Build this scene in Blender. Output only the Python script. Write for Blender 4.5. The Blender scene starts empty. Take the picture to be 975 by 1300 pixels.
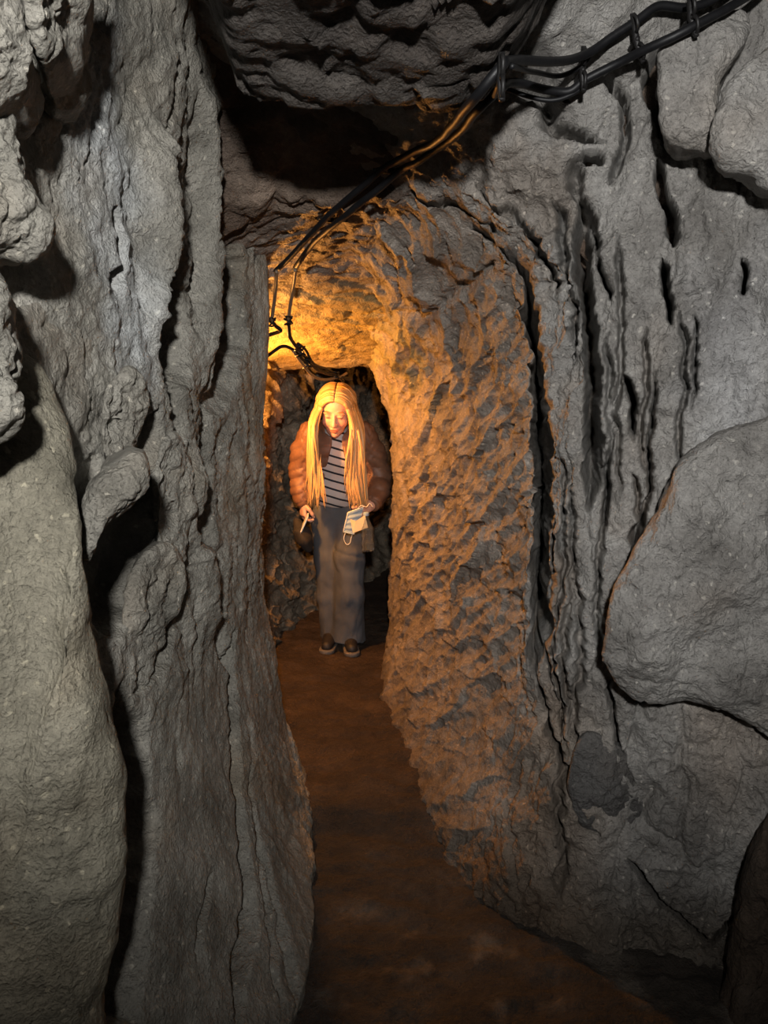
import bpy, math, random
import numpy as np
from mathutils import Vector, Matrix

# ------------------------------------------------------------------ camera, world, light, exposure
scene = bpy.context.scene
COL = scene.collection
F_PX, CX, CY = 976.0, 487.5, 650.0
CAM_Z, PITCH = 1.55, math.radians(9.6)
cam_data = bpy.data.cameras.new('camera')
cam_data.sensor_fit = 'VERTICAL'
cam_data.sensor_height = 36.0
cam_data.lens = 36.0 * F_PX / 1300.0
cam_data.clip_start = 0.02
cam = bpy.data.objects.new('camera', cam_data)
COL.objects.link(cam)
cam.location = (0, 0, CAM_Z)
cam.rotation_euler = (math.pi / 2 - PITCH, 0, 0)
scene.camera = cam

world = bpy.data.worlds.new('world')
scene.world = world
world.use_nodes = True
world.node_tree.nodes['Background'].inputs[0].default_value = (0.5, 0.55, 0.6, 1)
world.node_tree.nodes['Background'].inputs[1].default_value = 0.005

# torch held high by the group behind the viewer
tl = bpy.data.lights.new('torch_light', 'SPOT')
tl.energy = 355
tl.color = (1.0, 0.985, 0.96)
tl.spot_size = math.radians(99)
tl.spot_blend = 1.0
tl.shadow_soft_size = 0.05
torch = bpy.data.objects.new('torch_light', tl)
COL.objects.link(torch)
torch.location = (0.03, -0.65, 2.02)
d = Vector((0.05, 2.0, 2.06)) - torch.location
torch.rotation_euler = d.to_track_quat('-Z', 'Y').to_euler()

vs = scene.view_settings
vs.view_transform = 'Standard'
vs.look = 'None'
vs.gamma = 1.0
vs.use_curve_mapping = False
vs.exposure = 0.0

# ------------------------------------------------------------------ helpers: projection
SP, CP = math.sin(PITCH), math.cos(PITCH)
def ray(u, v):
    a, b = (u - CX) / F_PX, (v - CY) / F_PX
    return np.array([a, CP - b * SP, -SP - b * CP])
def at(u, v, y):
    """world point at distance y in front of the camera station, on the sight line (u, v)"""
    r = ray(u, v)
    return np.array([0, 0, CAM_Z]) + r * (y / r[1])
def project(P):
    x, y, z = P[..., 0], P[..., 1], P[..., 2] - CAM_Z
    dep = y * CP - z * SP
    up = y * SP + z * CP
    dd = np.maximum(dep, 1e-3)
    return CX + F_PX * x / dd, CY - F_PX * up / dd, dep

# ------------------------------------------------------------------ helpers: noise
_rng = np.random.RandomState(7)
_perm = np.concatenate([_rng.permutation(256)] * 3).astype(np.int32)
_grad = _rng.normal(size=(256, 3)); _grad /= np.linalg.norm(_grad, axis=1)[:, None]
_rnd3 = _rng.rand(256, 3)
from concurrent.futures import ThreadPoolExecutor
_pool = ThreadPoolExecutor(4)
_grad = _grad.astype(np.float32); _rnd3 = _rnd3.astype(np.float32)
def _chunked(fn, P, n_out):
    P = np.asarray(P, np.float32); shp = P.shape[:-1]
    Q = P.reshape(-1, 3)
    parts = [Q[k:k + 30000] for k in range(0, len(Q), 30000)]
    res = list(_pool.map(fn, parts))
    if n_out == 1:
        return np.concatenate(res).reshape(shp)
    return tuple(np.concatenate([r[k] for r in res]).reshape(shp) for k in range(n_out))
def _perlin(P):
    fl = np.floor(P); i = fl.astype(np.int32); f = P - fl
    i &= 255
    w = f * f * f * (f * (f * 6 - 15) + 10)
    out = np.zeros(len(P), np.float32)
    fx, fy, fz = f[:, 0], f[:, 1], f[:, 2]
    for dx in (0, 1):
        hx = _perm[i[:, 0] + dx]
        wx = w[:, 0] if dx else 1 - w[:, 0]
        for dy in (0, 1):
            hy = _perm[hx + i[:, 1] + dy]
            wxy = wx * (w[:, 1] if dy else 1 - w[:, 1])
            for dz in (0, 1):
                g = _grad[_perm[hy + i[:, 2] + dz]]
                wz = w[:, 2] if dz else 1 - w[:, 2]
                out += wxy * wz * (g[:, 0] * (fx - dx) + g[:, 1] * (fy - dy) + g[:, 2] * (fz - dz))
    return out * np.float32(1.6)
def perlin(P):
    return _chunked(_perlin, P, 1)
def fbm(P, octs=4, gain=0.5):
    a, s, t = 1.0, 0.0, 0.0
    P = np.asarray(P, np.float32)
    for o in range(octs):
        s = s + a * perlin(P + 17.3 * o); t += a
        P = P * 2.03; a *= gain
    return s / t
def ridged(P, octs=3, gain=0.5):
    a, s, t = 1.0, 0.0, 0.0
    P = np.asarray(P, np.float32)
    for o in range(octs):
        s = s + a * (1 - 2 * np.abs(perlin(P + 9.1 * o))); t += a
        P = P * 2.1; a *= gain
    return s / t
def _worley(P):
    i = np.floor(P - 0.5).astype(np.int32)
    f1 = np.full(len(P), 9.0, np.float32); f2 = f1.copy(); idv = np.zeros(len(P), np.float32)
    for dx in (0, 1):
        for dy in (0, 1):
            for dz in (0, 1):
                c = i + np.array([dx, dy, dz], np.int32)
                h = _perm[_perm[_perm[c[:, 0] & 255] + (c[:, 1] & 255)] + (c[:, 2] & 255)]
                r = _rnd3[h]
                dlt = c + 0.15 + 0.7 * r - P
                dd = np.sqrt((dlt * dlt).sum(-1))
                n = dd < f1
                f2 = np.where(n, f1, np.minimum(f2, dd))
                idv = np.where(n, r[:, 0], idv)
                f1 = np.where(n, dd, f1)
    return f1, f2, idv
def worley(P):
    """distances to the nearest and second nearest feature point and a random value of the cell"""
    return _chunked(_worley, P, 3)
def sstep(a, b, x):
    t = np.clip((x - a) / (b - a), 0, 1)
    return t * t * (3 - 2 * t)

# ------------------------------------------------------------------ helpers: meshes and objects
def mesh_from(name, verts, faces, smooth=True, colors=None):
    verts = np.asarray(verts, np.float32).reshape(-1, 3)
    me = bpy.data.meshes.new(name)
    if isinstance(faces, np.ndarray):
        k = faces.shape[1]; n = faces.shape[0]
        me.vertices.add(len(verts)); me.vertices.foreach_set('co', verts.ravel())
        me.loops.add(n * k); me.loops.foreach_set('vertex_index', faces.astype(np.int32).ravel())
        me.polygons.add(n)
        me.polygons.foreach_set('loop_start', np.arange(0, n * k, k, dtype=np.int32))
        me.update(calc_edges=True)
    else:
        me.from_pydata([tuple(map(float, v)) for v in verts], [], faces)
        me.update()
    me.polygons.foreach_set('use_smooth', np.full(len(me.polygons), smooth, dtype=bool))
    if colors is not None:
        c = np.ones((len(verts), 4), np.float32); c[:, :3] = np.asarray(colors).reshape(-1, 3)
        at_ = me.color_attributes.new('tint', 'FLOAT_COLOR', 'POINT')
        at_.data.foreach_set('color', c.ravel())
    return me
def link(name, me, material, parent=None, **props):
    o = bpy.data.objects.new(name, me)
    COL.objects.link(o)
    if me is not None and material is not None and not me.materials:
        me.materials.append(material)
    if parent is not None:
        o.parent = parent
    for k, v in props.items():
        o[k] = v
    return o
def grid_faces(nu, nv, wrap=False):
    a = np.arange(nu * nv).reshape(nu, nv)
    if wrap:
        a = np.vstack([a, a[:1]])
    return np.stack([a[:-1, :-1], a[1:, :-1], a[1:, 1:], a[:-1, 1:]], -1).reshape(-1, 4)
def grid_normals(P):
    du = np.gradient(P, axis=0); dv = np.gradient(P, axis=1)
    n = np.cross(du, dv)
    return n / (np.linalg.norm(n, axis=-1, keepdims=True) + 1e-9)
def catmull(pts, n, closed=False):
    pts = np.asarray(pts, float)
    m = len(pts)
    segs = m if closed else m - 1
    t = np.linspace(0, segs, n, endpoint=not closed)
    i = np.minimum(np.floor(t).astype(int), segs - 1); f = (t - i)[:, None]
    def g(k):
        return pts[k % m] if closed else pts[np.clip(k, 0, m - 1)]
    p0, p1, p2, p3 = g(i - 1), g(i), g(i + 1), g(i + 2)
    return 0.5 * (2 * p1 + (p2 - p0) * f + (2 * p0 - 5 * p1 + 4 * p2 - p3) * f ** 2 + (3 * p1 - p0 - 3 * p2 + p3) * f ** 3)
def tube(path, radius, sides=8, flat=1.0, twist=0.0, cap=True):
    """verts, faces of a swept tube; radius scalar or per point"""
    path = np.asarray(path, float); n = len(path)
    r = np.broadcast_to(np.asarray(radius, float), (n,))
    t = np.gradient(path, axis=0); t /= np.linalg.norm(t, axis=1)[:, None] + 1e-9
    ref = np.array([0.0, 0, 1]) if abs(t[0, 2]) < 0.9 else np.array([1.0, 0, 0])
    nn = np.zeros((n, 3))
    for k in range(n):
        if k: ref = nn[k - 1]
        q = ref - t[k] * np.dot(ref, t[k]); nn[k] = q / (np.linalg.norm(q) + 1e-9)
    bb = np.cross(t, nn)
    a = np.linspace(0, 2 * math.pi, sides, endpoint=False) + twist
    V = path[:, None] + r[:, None, None] * (np.cos(a)[None, :, None] * nn[:, None] + flat * np.sin(a)[None, :, None] * bb[:, None])
    idx = np.arange(n * sides).reshape(n, sides)
    nx = np.roll(idx, -1, axis=1)
    Fq = np.stack([idx[:-1], nx[:-1], nx[1:], idx[1:]], -1).reshape(-1, 4)
    V = V.reshape(-1, 3)
    if cap:
        V = np.vstack([V, path[:1], path[-1:]])
        c0, c1 = n * sides, n * sides + 1
        f0 = np.stack([np.full(sides, c0), nx[0], idx[0], idx[0]], -1)
        f1 = np.stack([np.full(sides, c1), idx[-1], nx[-1], nx[-1]], -1)
        tri = [tuple(map(int, q[:3])) for q in np.vstack([f0, f1])]
        return V, [tuple(map(int, q)) for q in Fq] + tri
    return V, [tuple(map(int, q)) for q in Fq]
def merge(parts):
    V, Fc, off = [], [], 0
    for v, f in parts:
        V.append(np.asarray(v)); Fc += [tuple(int(i) + off for i in q) for q in f]; off += len(v)
    return np.vstack(V), Fc

# ------------------------------------------------------------------ helpers: materials
def new_mat(name):
    m = bpy.data.materials.new(name); m.use_nodes = True
    nt = m.node_tree
    return m, nt, nt.nodes['Principled BSDF'], nt.nodes.new, nt.links.new
def simple_mat(name, color, rough=0.6, noise=0.0, scale=40.0, bump=0.0, metallic=0.0, color2=None, spec=0.5, sheen=0.0):
    m, nt, b, N, L = new_mat(name)
    b.inputs['Roughness'].default_value = rough
    b.inputs['Metallic'].default_value = metallic
    b.inputs['Specular IOR Level'].default_value = spec
    if sheen: b.inputs['Sheen Weight'].default_value = sheen
    tc = N('ShaderNodeTexCoord'); nz = N('ShaderNodeTexNoise')
    nz.inputs['Scale'].default_value = scale; nz.inputs['Detail'].default_value = 4
    L(tc.outputs['Object'], nz.inputs['Vector'])
    rp = N('ShaderNodeValToRGB')
    c2 = color2 or tuple(c * (1 - noise) for c in color)
    rp.color_ramp.elements[0].position = 0.3; rp.color_ramp.elements[1].position = 0.7
    rp.color_ramp.elements[0].color = (*c2, 1); rp.color_ramp.elements[1].color = (*color, 1)
    L(nz.outputs['Fac'], rp.inputs['Fac']); L(rp.outputs['Color'], b.inputs['Base Color'])
    if bump:
        bp = N('ShaderNodeBump'); bp.inputs['Strength'].default_value = bump; bp.inputs['Distance'].default_value = 0.003
        L(nz.outputs['Fac'], bp.inputs['Height']); L(bp.outputs['Normal'], b.inputs['Normal'])
    return m
def rock_mat(name, dark, mid, light, speck=0.55, rough=0.58, bump=0.85, grain=80.0):
    """tuff: mottled, with pale inclusions and a gritty relief; the vertex tint carries stains, some painted shade and lamp warmth"""
    m, nt, b, N, L = new_mat(name)
    tc = N('ShaderNodeTexCoord')
    big = N('ShaderNodeTexNoise'); big.inputs['Scale'].default_value = 4.5; big.inputs['Detail'].default_value = 8; big.inputs['Roughness'].default_value = 0.65
    L(tc.outputs['Object'], big.inputs['Vector'])
    rp = N('ShaderNodeValToRGB'); cr = rp.color_ramp
    cr.elements[0].position = 0.30; cr.elements[0].color = (*dark, 1)
    cr.elements[1].position = 0.72; cr.elements[1].color = (*light, 1)
    e = cr.elements.new(0.5); e.color = (*mid, 1)
    L(big.outputs['Fac'], rp.inputs['Fac'])
    # pale inclusions
    vo = N('ShaderNodeTexVoronoi'); vo.inputs['Scale'].default_value = 55; vo.inputs['Randomness'].default_value = 1
    wn = N('ShaderNodeTexNoise'); wn.inputs['Scale'].default_value = 60; wn.inputs['Detail'].default_value = 2
    L(tc.outputs['Object'], wn.inputs['Vector'])
    vadd = N('ShaderNodeVectorMath'); vadd.operation = 'MULTIPLY_ADD'
    vadd.inputs[1].default_value = (0.02, 0.02, 0.02)
    L(wn.outputs['Color'], vadd.inputs[0]); L(tc.outputs['Object'], vadd.inputs[2])
    L(vadd.outputs[0], vo.inputs['Vector'])
    msk = N('ShaderNodeMapRange'); msk.inputs[1].default_value = 0.30; msk.inputs[2].default_value = 0.16
    L(vo.outputs['Distance'], msk.inputs[0])
    sel = N('ShaderNodeSeparateColor'); L(vo.outputs['Color'], sel.inputs[0])
    gt = N('ShaderNodeMath'); gt.operation = 'GREATER_THAN'; gt.inputs[1].default_value = 0.72; L(sel.outputs[0], gt.inputs[0])
    mm = N('ShaderNodeMath'); mm.operation = 'MULTIPLY'; L(msk.outputs[0], mm.inputs[0]); L(gt.outputs[0], mm.inputs[1])
    mm2 = N('ShaderNodeMath'); mm2.operation = 'MULTIPLY'; mm2.inputs[1].default_value = speck; L(mm.outputs[0], mm2.inputs[0])
    mx = N('ShaderNodeMix'); mx.data_type = 'RGBA'
    L(mm2.outputs[0], mx.inputs['Factor']); L(rp.outputs['Color'], mx.inputs['A'])
    mx.inputs['B'].default_value = (min(1, light[0] * 1.45), min(1, light[1] * 1.42), min(1, light[2] * 1.35), 1)
    # fine grain
    fine = N('ShaderNodeTexNoise'); fine.inputs['Scale'].default_value = grain; fine.inputs['Detail'].default_value = 6; fine.inputs['Roughness'].default_value = 0.7
    L(tc.outputs['Object'], fine.inputs['Vector'])
    fr = N('ShaderNodeMapRange'); fr.inputs[1].default_value = 0.3; fr.inputs[2].default_value = 0.7; fr.inputs[3].default_value = 0.72; fr.inputs[4].default_value = 1.18
    L(fine.outputs['Fac'], fr.inputs[0])
    mg = N('ShaderNodeMix'); mg.data_type = 'RGBA'; mg.blend_type = 'MULTIPLY'; mg.inputs['Factor'].default_value = 1
    L(mx.outputs['Result'], mg.inputs['A']); L(fr.outputs[0], mg.inputs['B'])
    ca = N('ShaderNodeVertexColor'); ca.layer_name = 'tint'
    mt = N('ShaderNodeMix'); mt.data_type = 'RGBA'; mt.blend_type = 'MULTIPLY'; mt.inputs['Factor'].default_value = 1
    L(mg.outputs['Result'], mt.inputs['A']); L(ca.outputs['Color'], mt.inputs['B'])
    L(mt.outputs['Result'], b.inputs['Base Color'])
    b.inputs['Roughness'].default_value = rough
    b.inputs['Specular IOR Level'].default_value = 0.35
    # relief
    b1 = N('ShaderNodeBump'); b1.inputs['Strength'].default_value = bump; b1.inputs['Distance'].default_value = 0.013
    L(fine.outputs['Fac'], b1.inputs['Height'])
    mid_n = N('ShaderNodeTexNoise'); mid_n.inputs['Scale'].default_value = 32; mid_n.inputs['Detail'].default_value = 5
    L(tc.outputs['Object'], mid_n.inputs['Vector'])
    b2 = N('ShaderNodeBump'); b2.inputs['Strength'].default_value = bump * 0.8; b2.inputs['Distance'].default_value = 0.012
    L(mid_n.outputs['Fac'], b2.inputs['Height']); L(b1.outputs['Normal'], b2.inputs['Normal'])
    # small pits and grains
    pv = N('ShaderNodeTexVoronoi'); pv.inputs['Scale'].default_value = 130; L(vadd.outputs[0], pv.inputs['Vector'])
    b3 = N('ShaderNodeBump'); b3.inputs['Strength'].default_value = bump * 0.7; b3.inputs['Distance'].default_value = 0.005
    L(pv.outputs['Distance'], b3.inputs['Height']); L(b2.outputs['Normal'], b3.inputs['Normal'])
    L(b3.outputs['Normal'], b.inputs['Normal'])
    return m

ROCK_L = rock_mat('rock_left', (0.115, 0.108, 0.090), (0.235, 0.222, 0.190), (0.38, 0.36, 0.315))
ROCK_R = rock_mat('rock_right', (0.125, 0.117, 0.107), (0.245, 0.234, 0.218), (0.38, 0.368, 0.348))
ROCK_C = rock_mat('rock_ceiling', (0.05, 0.043, 0.038), (0.10, 0.088, 0.078), (0.22, 0.21, 0.195), speck=0.2)
EARTH = rock_mat('trodden_earth', (0.022, 0.017, 0.013), (0.04, 0.031, 0.024), (0.07, 0.057, 0.046), speck=0.12, rough=0.85, bump=0.9, grain=60)

# ------------------------------------------------------------------ the cave walls
def lerp_cols(ctrl, n_per_m, weights=None):
    """ctrl rows: x, y, foot, arch_start, arch_in, lean, density -> resampled rows along the plan path"""
    c = np.asarray(ctrl, float)
    dense = catmull(c, 3000)
    seg = np.linalg.norm(np.diff(dense[:, :2], axis=0), axis=1)
    cum = np.concatenate([[0], np.cumsum(seg)])
    wc = np.concatenate([[0], np.cumsum(seg * np.clip(dense[1:, 6], 0.15, 3))])
    n = int(wc[-1] * n_per_m)
    target = np.linspace(0, wc[-1], n)
    rows = np.stack([np.interp(target, wc, dense[:, k]) for k in range(7)], -1)
    s = np.interp(target, wc, cum)
    return rows, s

class Wall:
    def __init__(self, ctrl, side, n_per_m, zs):
        rows, s = lerp_cols(ctrl, n_per_m)
        self.rows, self.s, self.h = rows, s, zs
        t = np.gradient(rows[:, :2], s, axis=0)
        # smooth the plan normals a little so that corners do not fold over
        nrm = np.stack([t[:, 1], -t[:, 0]], -1) * side
        nrm /= np.linalg.norm(nrm, axis=1)[:, None] + 1e-9
        H = zs[None, :]; R = rows[:, None, :]
        foot = R[..., 2] * np.exp(-np.clip(H, 0, 9) / 0.28)
        foot = foot + R[..., 2] * 0.25 * sstep(0.9, 0.0, H)
        a = np.clip((H - R[..., 3]) / 0.5, 0, 1.6)
        arch = R[..., 4] * a * a
        off = foot + arch + R[..., 5] * (1.0 - H)
        P = np.zeros((len(s), len(zs), 3))
        P[..., 0] = R[..., 0] + nrm[:, None, 0] * off
        P[..., 1] = R[..., 1] + nrm[:, None, 1] * off
        P[..., 2] = H
        self.P = P
        self.S = np.broadcast_to(s[:, None], P.shape[:2]); self.H = np.broadcast_to(zs[None, :], P.shape[:2])
        N = grid_normals(P)
        inward = np.zeros_like(P); inward[..., :2] = nrm[:, None, :]
        sg = np.sign((N * inward).sum(-1, keepdims=True)); sg[sg == 0] = 1
        self.N = N * sg
        self.T = np.ones_like(P)
        self.vd = np.zeros_like(P)
        self.flip = (sg.mean() < 0)
    def displace(self, d):
        self.P = self.P + self.N * d[..., None] + self.vd
        N = grid_normals(self.P)
        sg = np.sign((N * self.N).sum(-1, keepdims=True)); sg[sg == 0] = 1
    def locate(self, u, v):
        """(s, h) of the wall point seen along a sight line"""
        U, V, D = self.proj
        q = (U - u) ** 2 + (V - v) ** 2 + np.where(D < 0.3, 1e6, 0)
        m = q < 36
        if m.any():
            k = np.argmin(np.where(m, D, 1e6))
        else:
            k = np.argmin(q)
        i, j = np.unravel_index(k, q.shape)
        return self.s[i], self.h[j]
    def freeze(self):
        self.proj = project(self.P)
    def warps(self, freq):
        c = getattr(self, '_w', None)
        if c is None: c = self._w = {}
        if freq not in c:
            c[freq] = (perlin(self.P * freq) + 0.4 * perlin(self.P * freq * 3.1), perlin(self.P * freq + 31) + 0.4 * perlin(self.P * freq * 3.1 + 5))
        return c[freq]
    def window(self, pts, pad):
        i0, i1 = np.searchsorted(self.s, [pts[:, 0].min() - pad, pts[:, 0].max() + pad])
        j0, j1 = np.searchsorted(self.h, [pts[:, 1].min() - pad, pts[:, 1].max() + pad])
        return (slice(i0, max(i1, i0 + 1)), slice(j0, max(j1, j0 + 1)))
    def polydist(self, pts_uv, warp=0.012, pad=0.15):
        pts = np.array([self.locate(u, v) for u, v in pts_uv])
        sl = self.window(pts, pad)
        wa, wb = self.warps(14)
        A = self.S[sl] + warp * wa[sl]; B = self.H[sl] + warp * wb[sl]
        best = np.full(A.shape, 9.0); along = np.zeros(A.shape)
        L = np.concatenate([[0], np.cumsum(np.linalg.norm(np.diff(pts, axis=0), axis=1))])
        for k in range(len(pts) - 1):
            a, b = pts[k], pts[k + 1]
            e = b - a; l2 = (e ** 2).sum() + 1e-12
            t = np.clip(((A - a[0]) * e[0] + (B - a[1]) * e[1]) / l2, 0, 1)
            dd = np.hypot(A - a[0] - t * e[0], B - a[1] - t * e[1])
            n = dd < best
            best = np.where(n, dd, best); along = np.where(n, (L[k] + t * math.sqrt(l2)) / (L[-1] + 1e-9), along)
        return best, along, sl
    def crack(self, pts_uv, width, depth, warp=0.012, lip=0.0, run=None):
        """a V-shaped fissure; run is the direction it runs into the rock (else straight in)"""
        dd, al, sl = self.polydist(pts_uv, warp)
        w = width * np.clip(np.minimum(al, 1 - al) * 6 + 0.25, 0, 1)
        g = np.clip(1 - dd / w, 0, 1)
        dp = depth * np.clip(np.minimum(al, 1 - al) * 6 + 0.3, 0, 1) * g ** 0.8
        if run is None:
            self.disp[sl] -= dp
        else:
            if run == 'sightline':            # fissure aimed along the camera's sight line so it stays dark
                c_ = self.P[sl][dd < width].mean(0) if (dd < width).any() else np.array([0.8, 2, 1.2])
                run = (c_[0], c_[1], 0.5 * (c_[2] - 1.55))
            self.vd[sl] += dp[..., None] * (np.array(run) / np.linalg.norm(run))
        if lip:
            self.disp[sl] += lip * np.clip(1 - np.abs(dd - 2 * w) / (2 * w), 0, 1)
    def ridge(self, pts_uv, width, height, warp=0.02):
        dd, al, sl = self.polydist(pts_uv, warp, width + 0.06)
        g = np.clip(1 - dd / width, 0, 1) * np.clip(np.minimum(al, 1 - al) * 5 + 0.2, 0, 1)
        self.disp[sl] += height * g * g * (3 - 2 * g)
    def polymask(self, pts_uv, soft=0.05, warp=0.03, full=True):
        """soft mask of the wall area inside an outline"""
        pts = np.array([self.locate(u, v) for u, v in pts_uv])
        sl = self.window(pts, soft + 2 * warp)
        wa, wb = self.warps(9)
        A = self.S[sl] + warp * wa[sl]; B = self.H[sl] + warp * wb[sl]
        inside = np.zeros(A.shape, bool); best = np.full(A.shape, 9.0)
        m = len(pts)
        for k in range(m):
            a, b = pts[k], pts[(k + 1) % m]
            cond = (a[1] > B) != (b[1] > B)
            xi = a[0] + (B - a[1]) / (b[1] - a[1] + 1e-12) * (b[0] - a[0])
            inside ^= cond & (A < xi)
            e = b - a; l2 = (e ** 2).sum() + 1e-12
            t = np.clip(((A - a[0]) * e[0] + (B - a[1]) * e[1]) / l2, 0, 1)
            best = np.minimum(best, np.hypot(A - a[0] - t * e[0], B - a[1] - t * e[1]))
        sd = np.where(inside, best, -best)
        out = np.zeros(self.S.shape); out[sl] = sstep(-soft, soft, sd)
        return out, sl
    def tint(self, mask, col):
        self.T = self.T * (1 - mask[..., None] * (1 - np.array(col)))
    def build(self, name, material, **props):
        f = grid_faces(len(self.s), len(self.h))
        if self.flip: f = f[:, ::-1]
        return link(name, mesh_from(name, self.P, f, True, self.T), material, **props)

def rock_relief(P, big=0.05, strata=0.022, plates=0.018, fine=0.006, vstretch=0.22):
    """irregular rock relief in metres"""
    Q = P * np.array([1, 1, vstretch])
    warp = np.stack([perlin(P * 2.3 + 5), perlin(P * 2.3 + 15), perlin(P * 2.3 + 25)], -1) * 0.10
    warp = warp + np.stack([perlin(P * 11 + 5), perlin(P * 11 + 15), perlin(P * 11 + 25)], -1) * 0.03
    Q = (P + warp) * np.array([1, 1, vstretch])
    d = big * fbm(P * 1.7, 3)
    d = d + strata * ridged(Q * 9.0, 3)
    f1, f2, idv = worley((P + warp * 0.6) * np.array([7.5, 7.5, 3.4]))
    d = d + plates * (idv - 0.5) * sstep(0.0, 0.14, f2 - f1)
    d = d - plates * 0.25 * sstep(0.10, 0.0, f2 - f1)
    f1, f2, idv = worley((P + warp * 0.3) * np.array([19, 19, 11]))
    d = d + plates * 0.35 * (idv - 0.5) * sstep(0.0, 0.15, f2 - f1)
    d = d + fine * 1.4 * fbm(P * 28, 3) + fine * 0.7 * fbm(P * 75, 2)
    d = d + fine * 0.8 * np.clip(ridged(P * 16, 2) - 0.35, 0, 1)
    return d

ZS = np.concatenate([np.linspace(-0.12, 2.2, 550), np.linspace(2.206, 2.75, 56)])

# -------- left wall:        x      y     foot  archS archIn lean  density
LEFT = [
    (-1.35, -0.50, 0.00, 2.0, 0.00, 0.00, 0.25),
    (-1.10,  0.30, 0.02, 2.0, 0.00, 0.00, 0.25),
    (-0.80,  0.90, 0.10, 1.9, 0.02, 0.00, 0.6),
    (-0.60,  1.35, 0.20, 1.8, 0.03, 0.00, 1.2),
    (-0.535, 1.80, 0.26, 1.8, 0.04, 0.00, 1.0),
    (-0.505, 2.30, 0.22, 1.8, 0.05, 0.00, 0.9),
    (-0.480, 2.75, 0.14, 1.7, 0.05, 0.00, 1.0),
    (-0.490, 3.00, 0.10, 1.6, 0.05, 0.00, 1.2),
    (-0.600, 3.12, 0.06, 1.5, 0.04, 0.00, 0.8),
    (-0.800, 3.24, 0.04, 0.9, 0.04, 0.00, 0.4),
    (-0.890, 3.50, 0.04, 0.7, 0.035, 0.00, 0.7),
    (-0.870, 3.80, 0.04, 0.7, 0.035, 0.00, 0.9),
    (-0.735, 4.12, 0.03, 0.6, 0.045, 0.00, 1.1),
    (-0.675, 4.55, 0.03, 0.6, 0.050, 0.00, 1.0),
    (-0.500, 5.10, 0.06, 1.0, 0.10, 0.00, 0.7),
    (-0.280, 5.70, 0.06, 1.0, 0.10, 0.00, 0.4),
    ( 0.050, 6.40, 0.05, 1.1, 0.15, 0.00, 0.3),
    ( 0.600, 7.00, 0.05, 1.1, 0.15, 0.00, 0.15),
    ( 1.600, 7.30, 0.05, 1.1, 0.15, 0.00, 0.15),
]
WL = Wall(LEFT, +1, 112, ZS)
near = sstep(3.3, 3.0, WL.P[..., 1])
WL.disp = rock_relief(WL.P) * (0.35 + 0.65 * near)
sm = sstep(1.95, 1.5, WL.P[..., 1])
WL.disp = WL.disp * (1 - 0.45 * sm) + sm * (0.035 * fbm(WL.P * np.array([5, 5, 2.5]) + 13, 4) + 0.012 * fbm(WL.P * 22 + 5, 3))
low_smooth = near * sstep(0.95, 0.55, WL.H)
WL.disp = WL.disp * (1 - 0.45 * low_smooth) * (1 - 0.55 * low_smooth * sstep(2.25, 1.9, WL.P[..., 1]))
WL.disp += low_smooth * 0.010 * fbm(WL.P * 12 + 2, 4)
# hewn marks on the inner wall
def chisel(Sx, Hx, P, sgn=1, f=9.0):
    """scooped pick marks in slanting rows: hollow in the middle, sharp ridges between"""
    Xs = -sgn * Sx / 2.6
    a = Xs * 0.866 - Hx * 0.5; b = Xs * 0.5 + Hx * 0.866
    if sgn > 0: a, b = -a, b
    wa = 0.05 * fbm(P * 4.0, 2); wb = 0.07 * fbm(P * 4.0 + 9, 2)
    z0 = np.zeros_like(a)
    f1, f2, i1 = worley(np.stack([(a + 0.3 * wa) * f * 2.2, (b + wb) * f * 0.65, z0 + 3.5], -1))
    g1, g2, i2 = worley(np.stack([(a + 0.3 * wb) * f * 5.0, (b + wa) * f * 1.7, z0 + 1.5], -1))
    return 1.6 * (f1 - 0.45) + 1.3 * (i1 - 0.5) + 0.7 * (g1 - 0.45) + 0.5 * (i2 - 0.5)
WL.disp += (1 - near) * (0.032 * chisel(WL.S, WL.H, WL.P, 1, 7) + 0.03 * fbm(WL.P * 5 + 2, 3))
WL.freeze()
CR = WL.crack
CR([(150, 270), (148, 310), (152, 340), (140, 365)], 0.020, 0.05)
CR([(205, 170), (215, 330), (225, 420), (232, 470)], 0.06, 0.10)
CR([(205, 330), (200, 440), (215, 520), (220, 590)], 0.05, 0.09)
CR([(245, 120), (252, 260), (250, 400)], 0.05, 0.05)
CR([(275, 280), (285, 420), (290, 470), (268, 520)], 0.09, 0.09)
CR([(262, 470), (268, 640), (275, 760), (295, 860)], 0.07, 0.07)
CR([(296, 800), (303, 950), (318, 1090), (325, 1160), (312, 1220), (308, 1300)], 0.035, 0.09)
CR([(330, 1040), (350, 1120), (370, 1210), (380, 1290)], 0.02, 0.03)
CR([(318, 960), (335, 1080), (352, 1190), (362, 1290)], 0.015, 0.02)
CR([(275, 1110), (262, 1180), (258, 1220)], 0.015, 0.02)
CR([(225, 770), (205, 840), (170, 880)], 0.03, 0.05)
CR([(60, 620), (100, 630), (125, 580)], 0.03, 0.05)
CR([(190, 520), (180, 600), (205, 660)], 0.035, 0.06)
# standing ribs and the dark hollows behind them
WL.ridge([(192, 150), (197, 260), (196, 360), (200, 450)], 0.10, 0.055)
WL.ridge([(250, 60), (258, 200), (262, 320), (258, 470)], 0.13, 0.060)
WL.ridge([(240, 560), (250, 700), (270, 820)], 0.12, 0.04)
m, sd = WL.polymask([(208, 270), (226, 300), (236, 400), (234, 478), (212, 470), (204, 380)], 0.03)
WL.disp -= 0.16 * m
m, sd = WL.polymask([(282, 300), (306, 330), (304, 420), (292, 480), (272, 470), (276, 360)], 0.04)
WL.disp -= 0.24 * m
m, sd = WL.polymask([(244, 560), (262, 600), (262, 690), (246, 700)], 0.03)
WL.disp -= 0.06 * m
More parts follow.
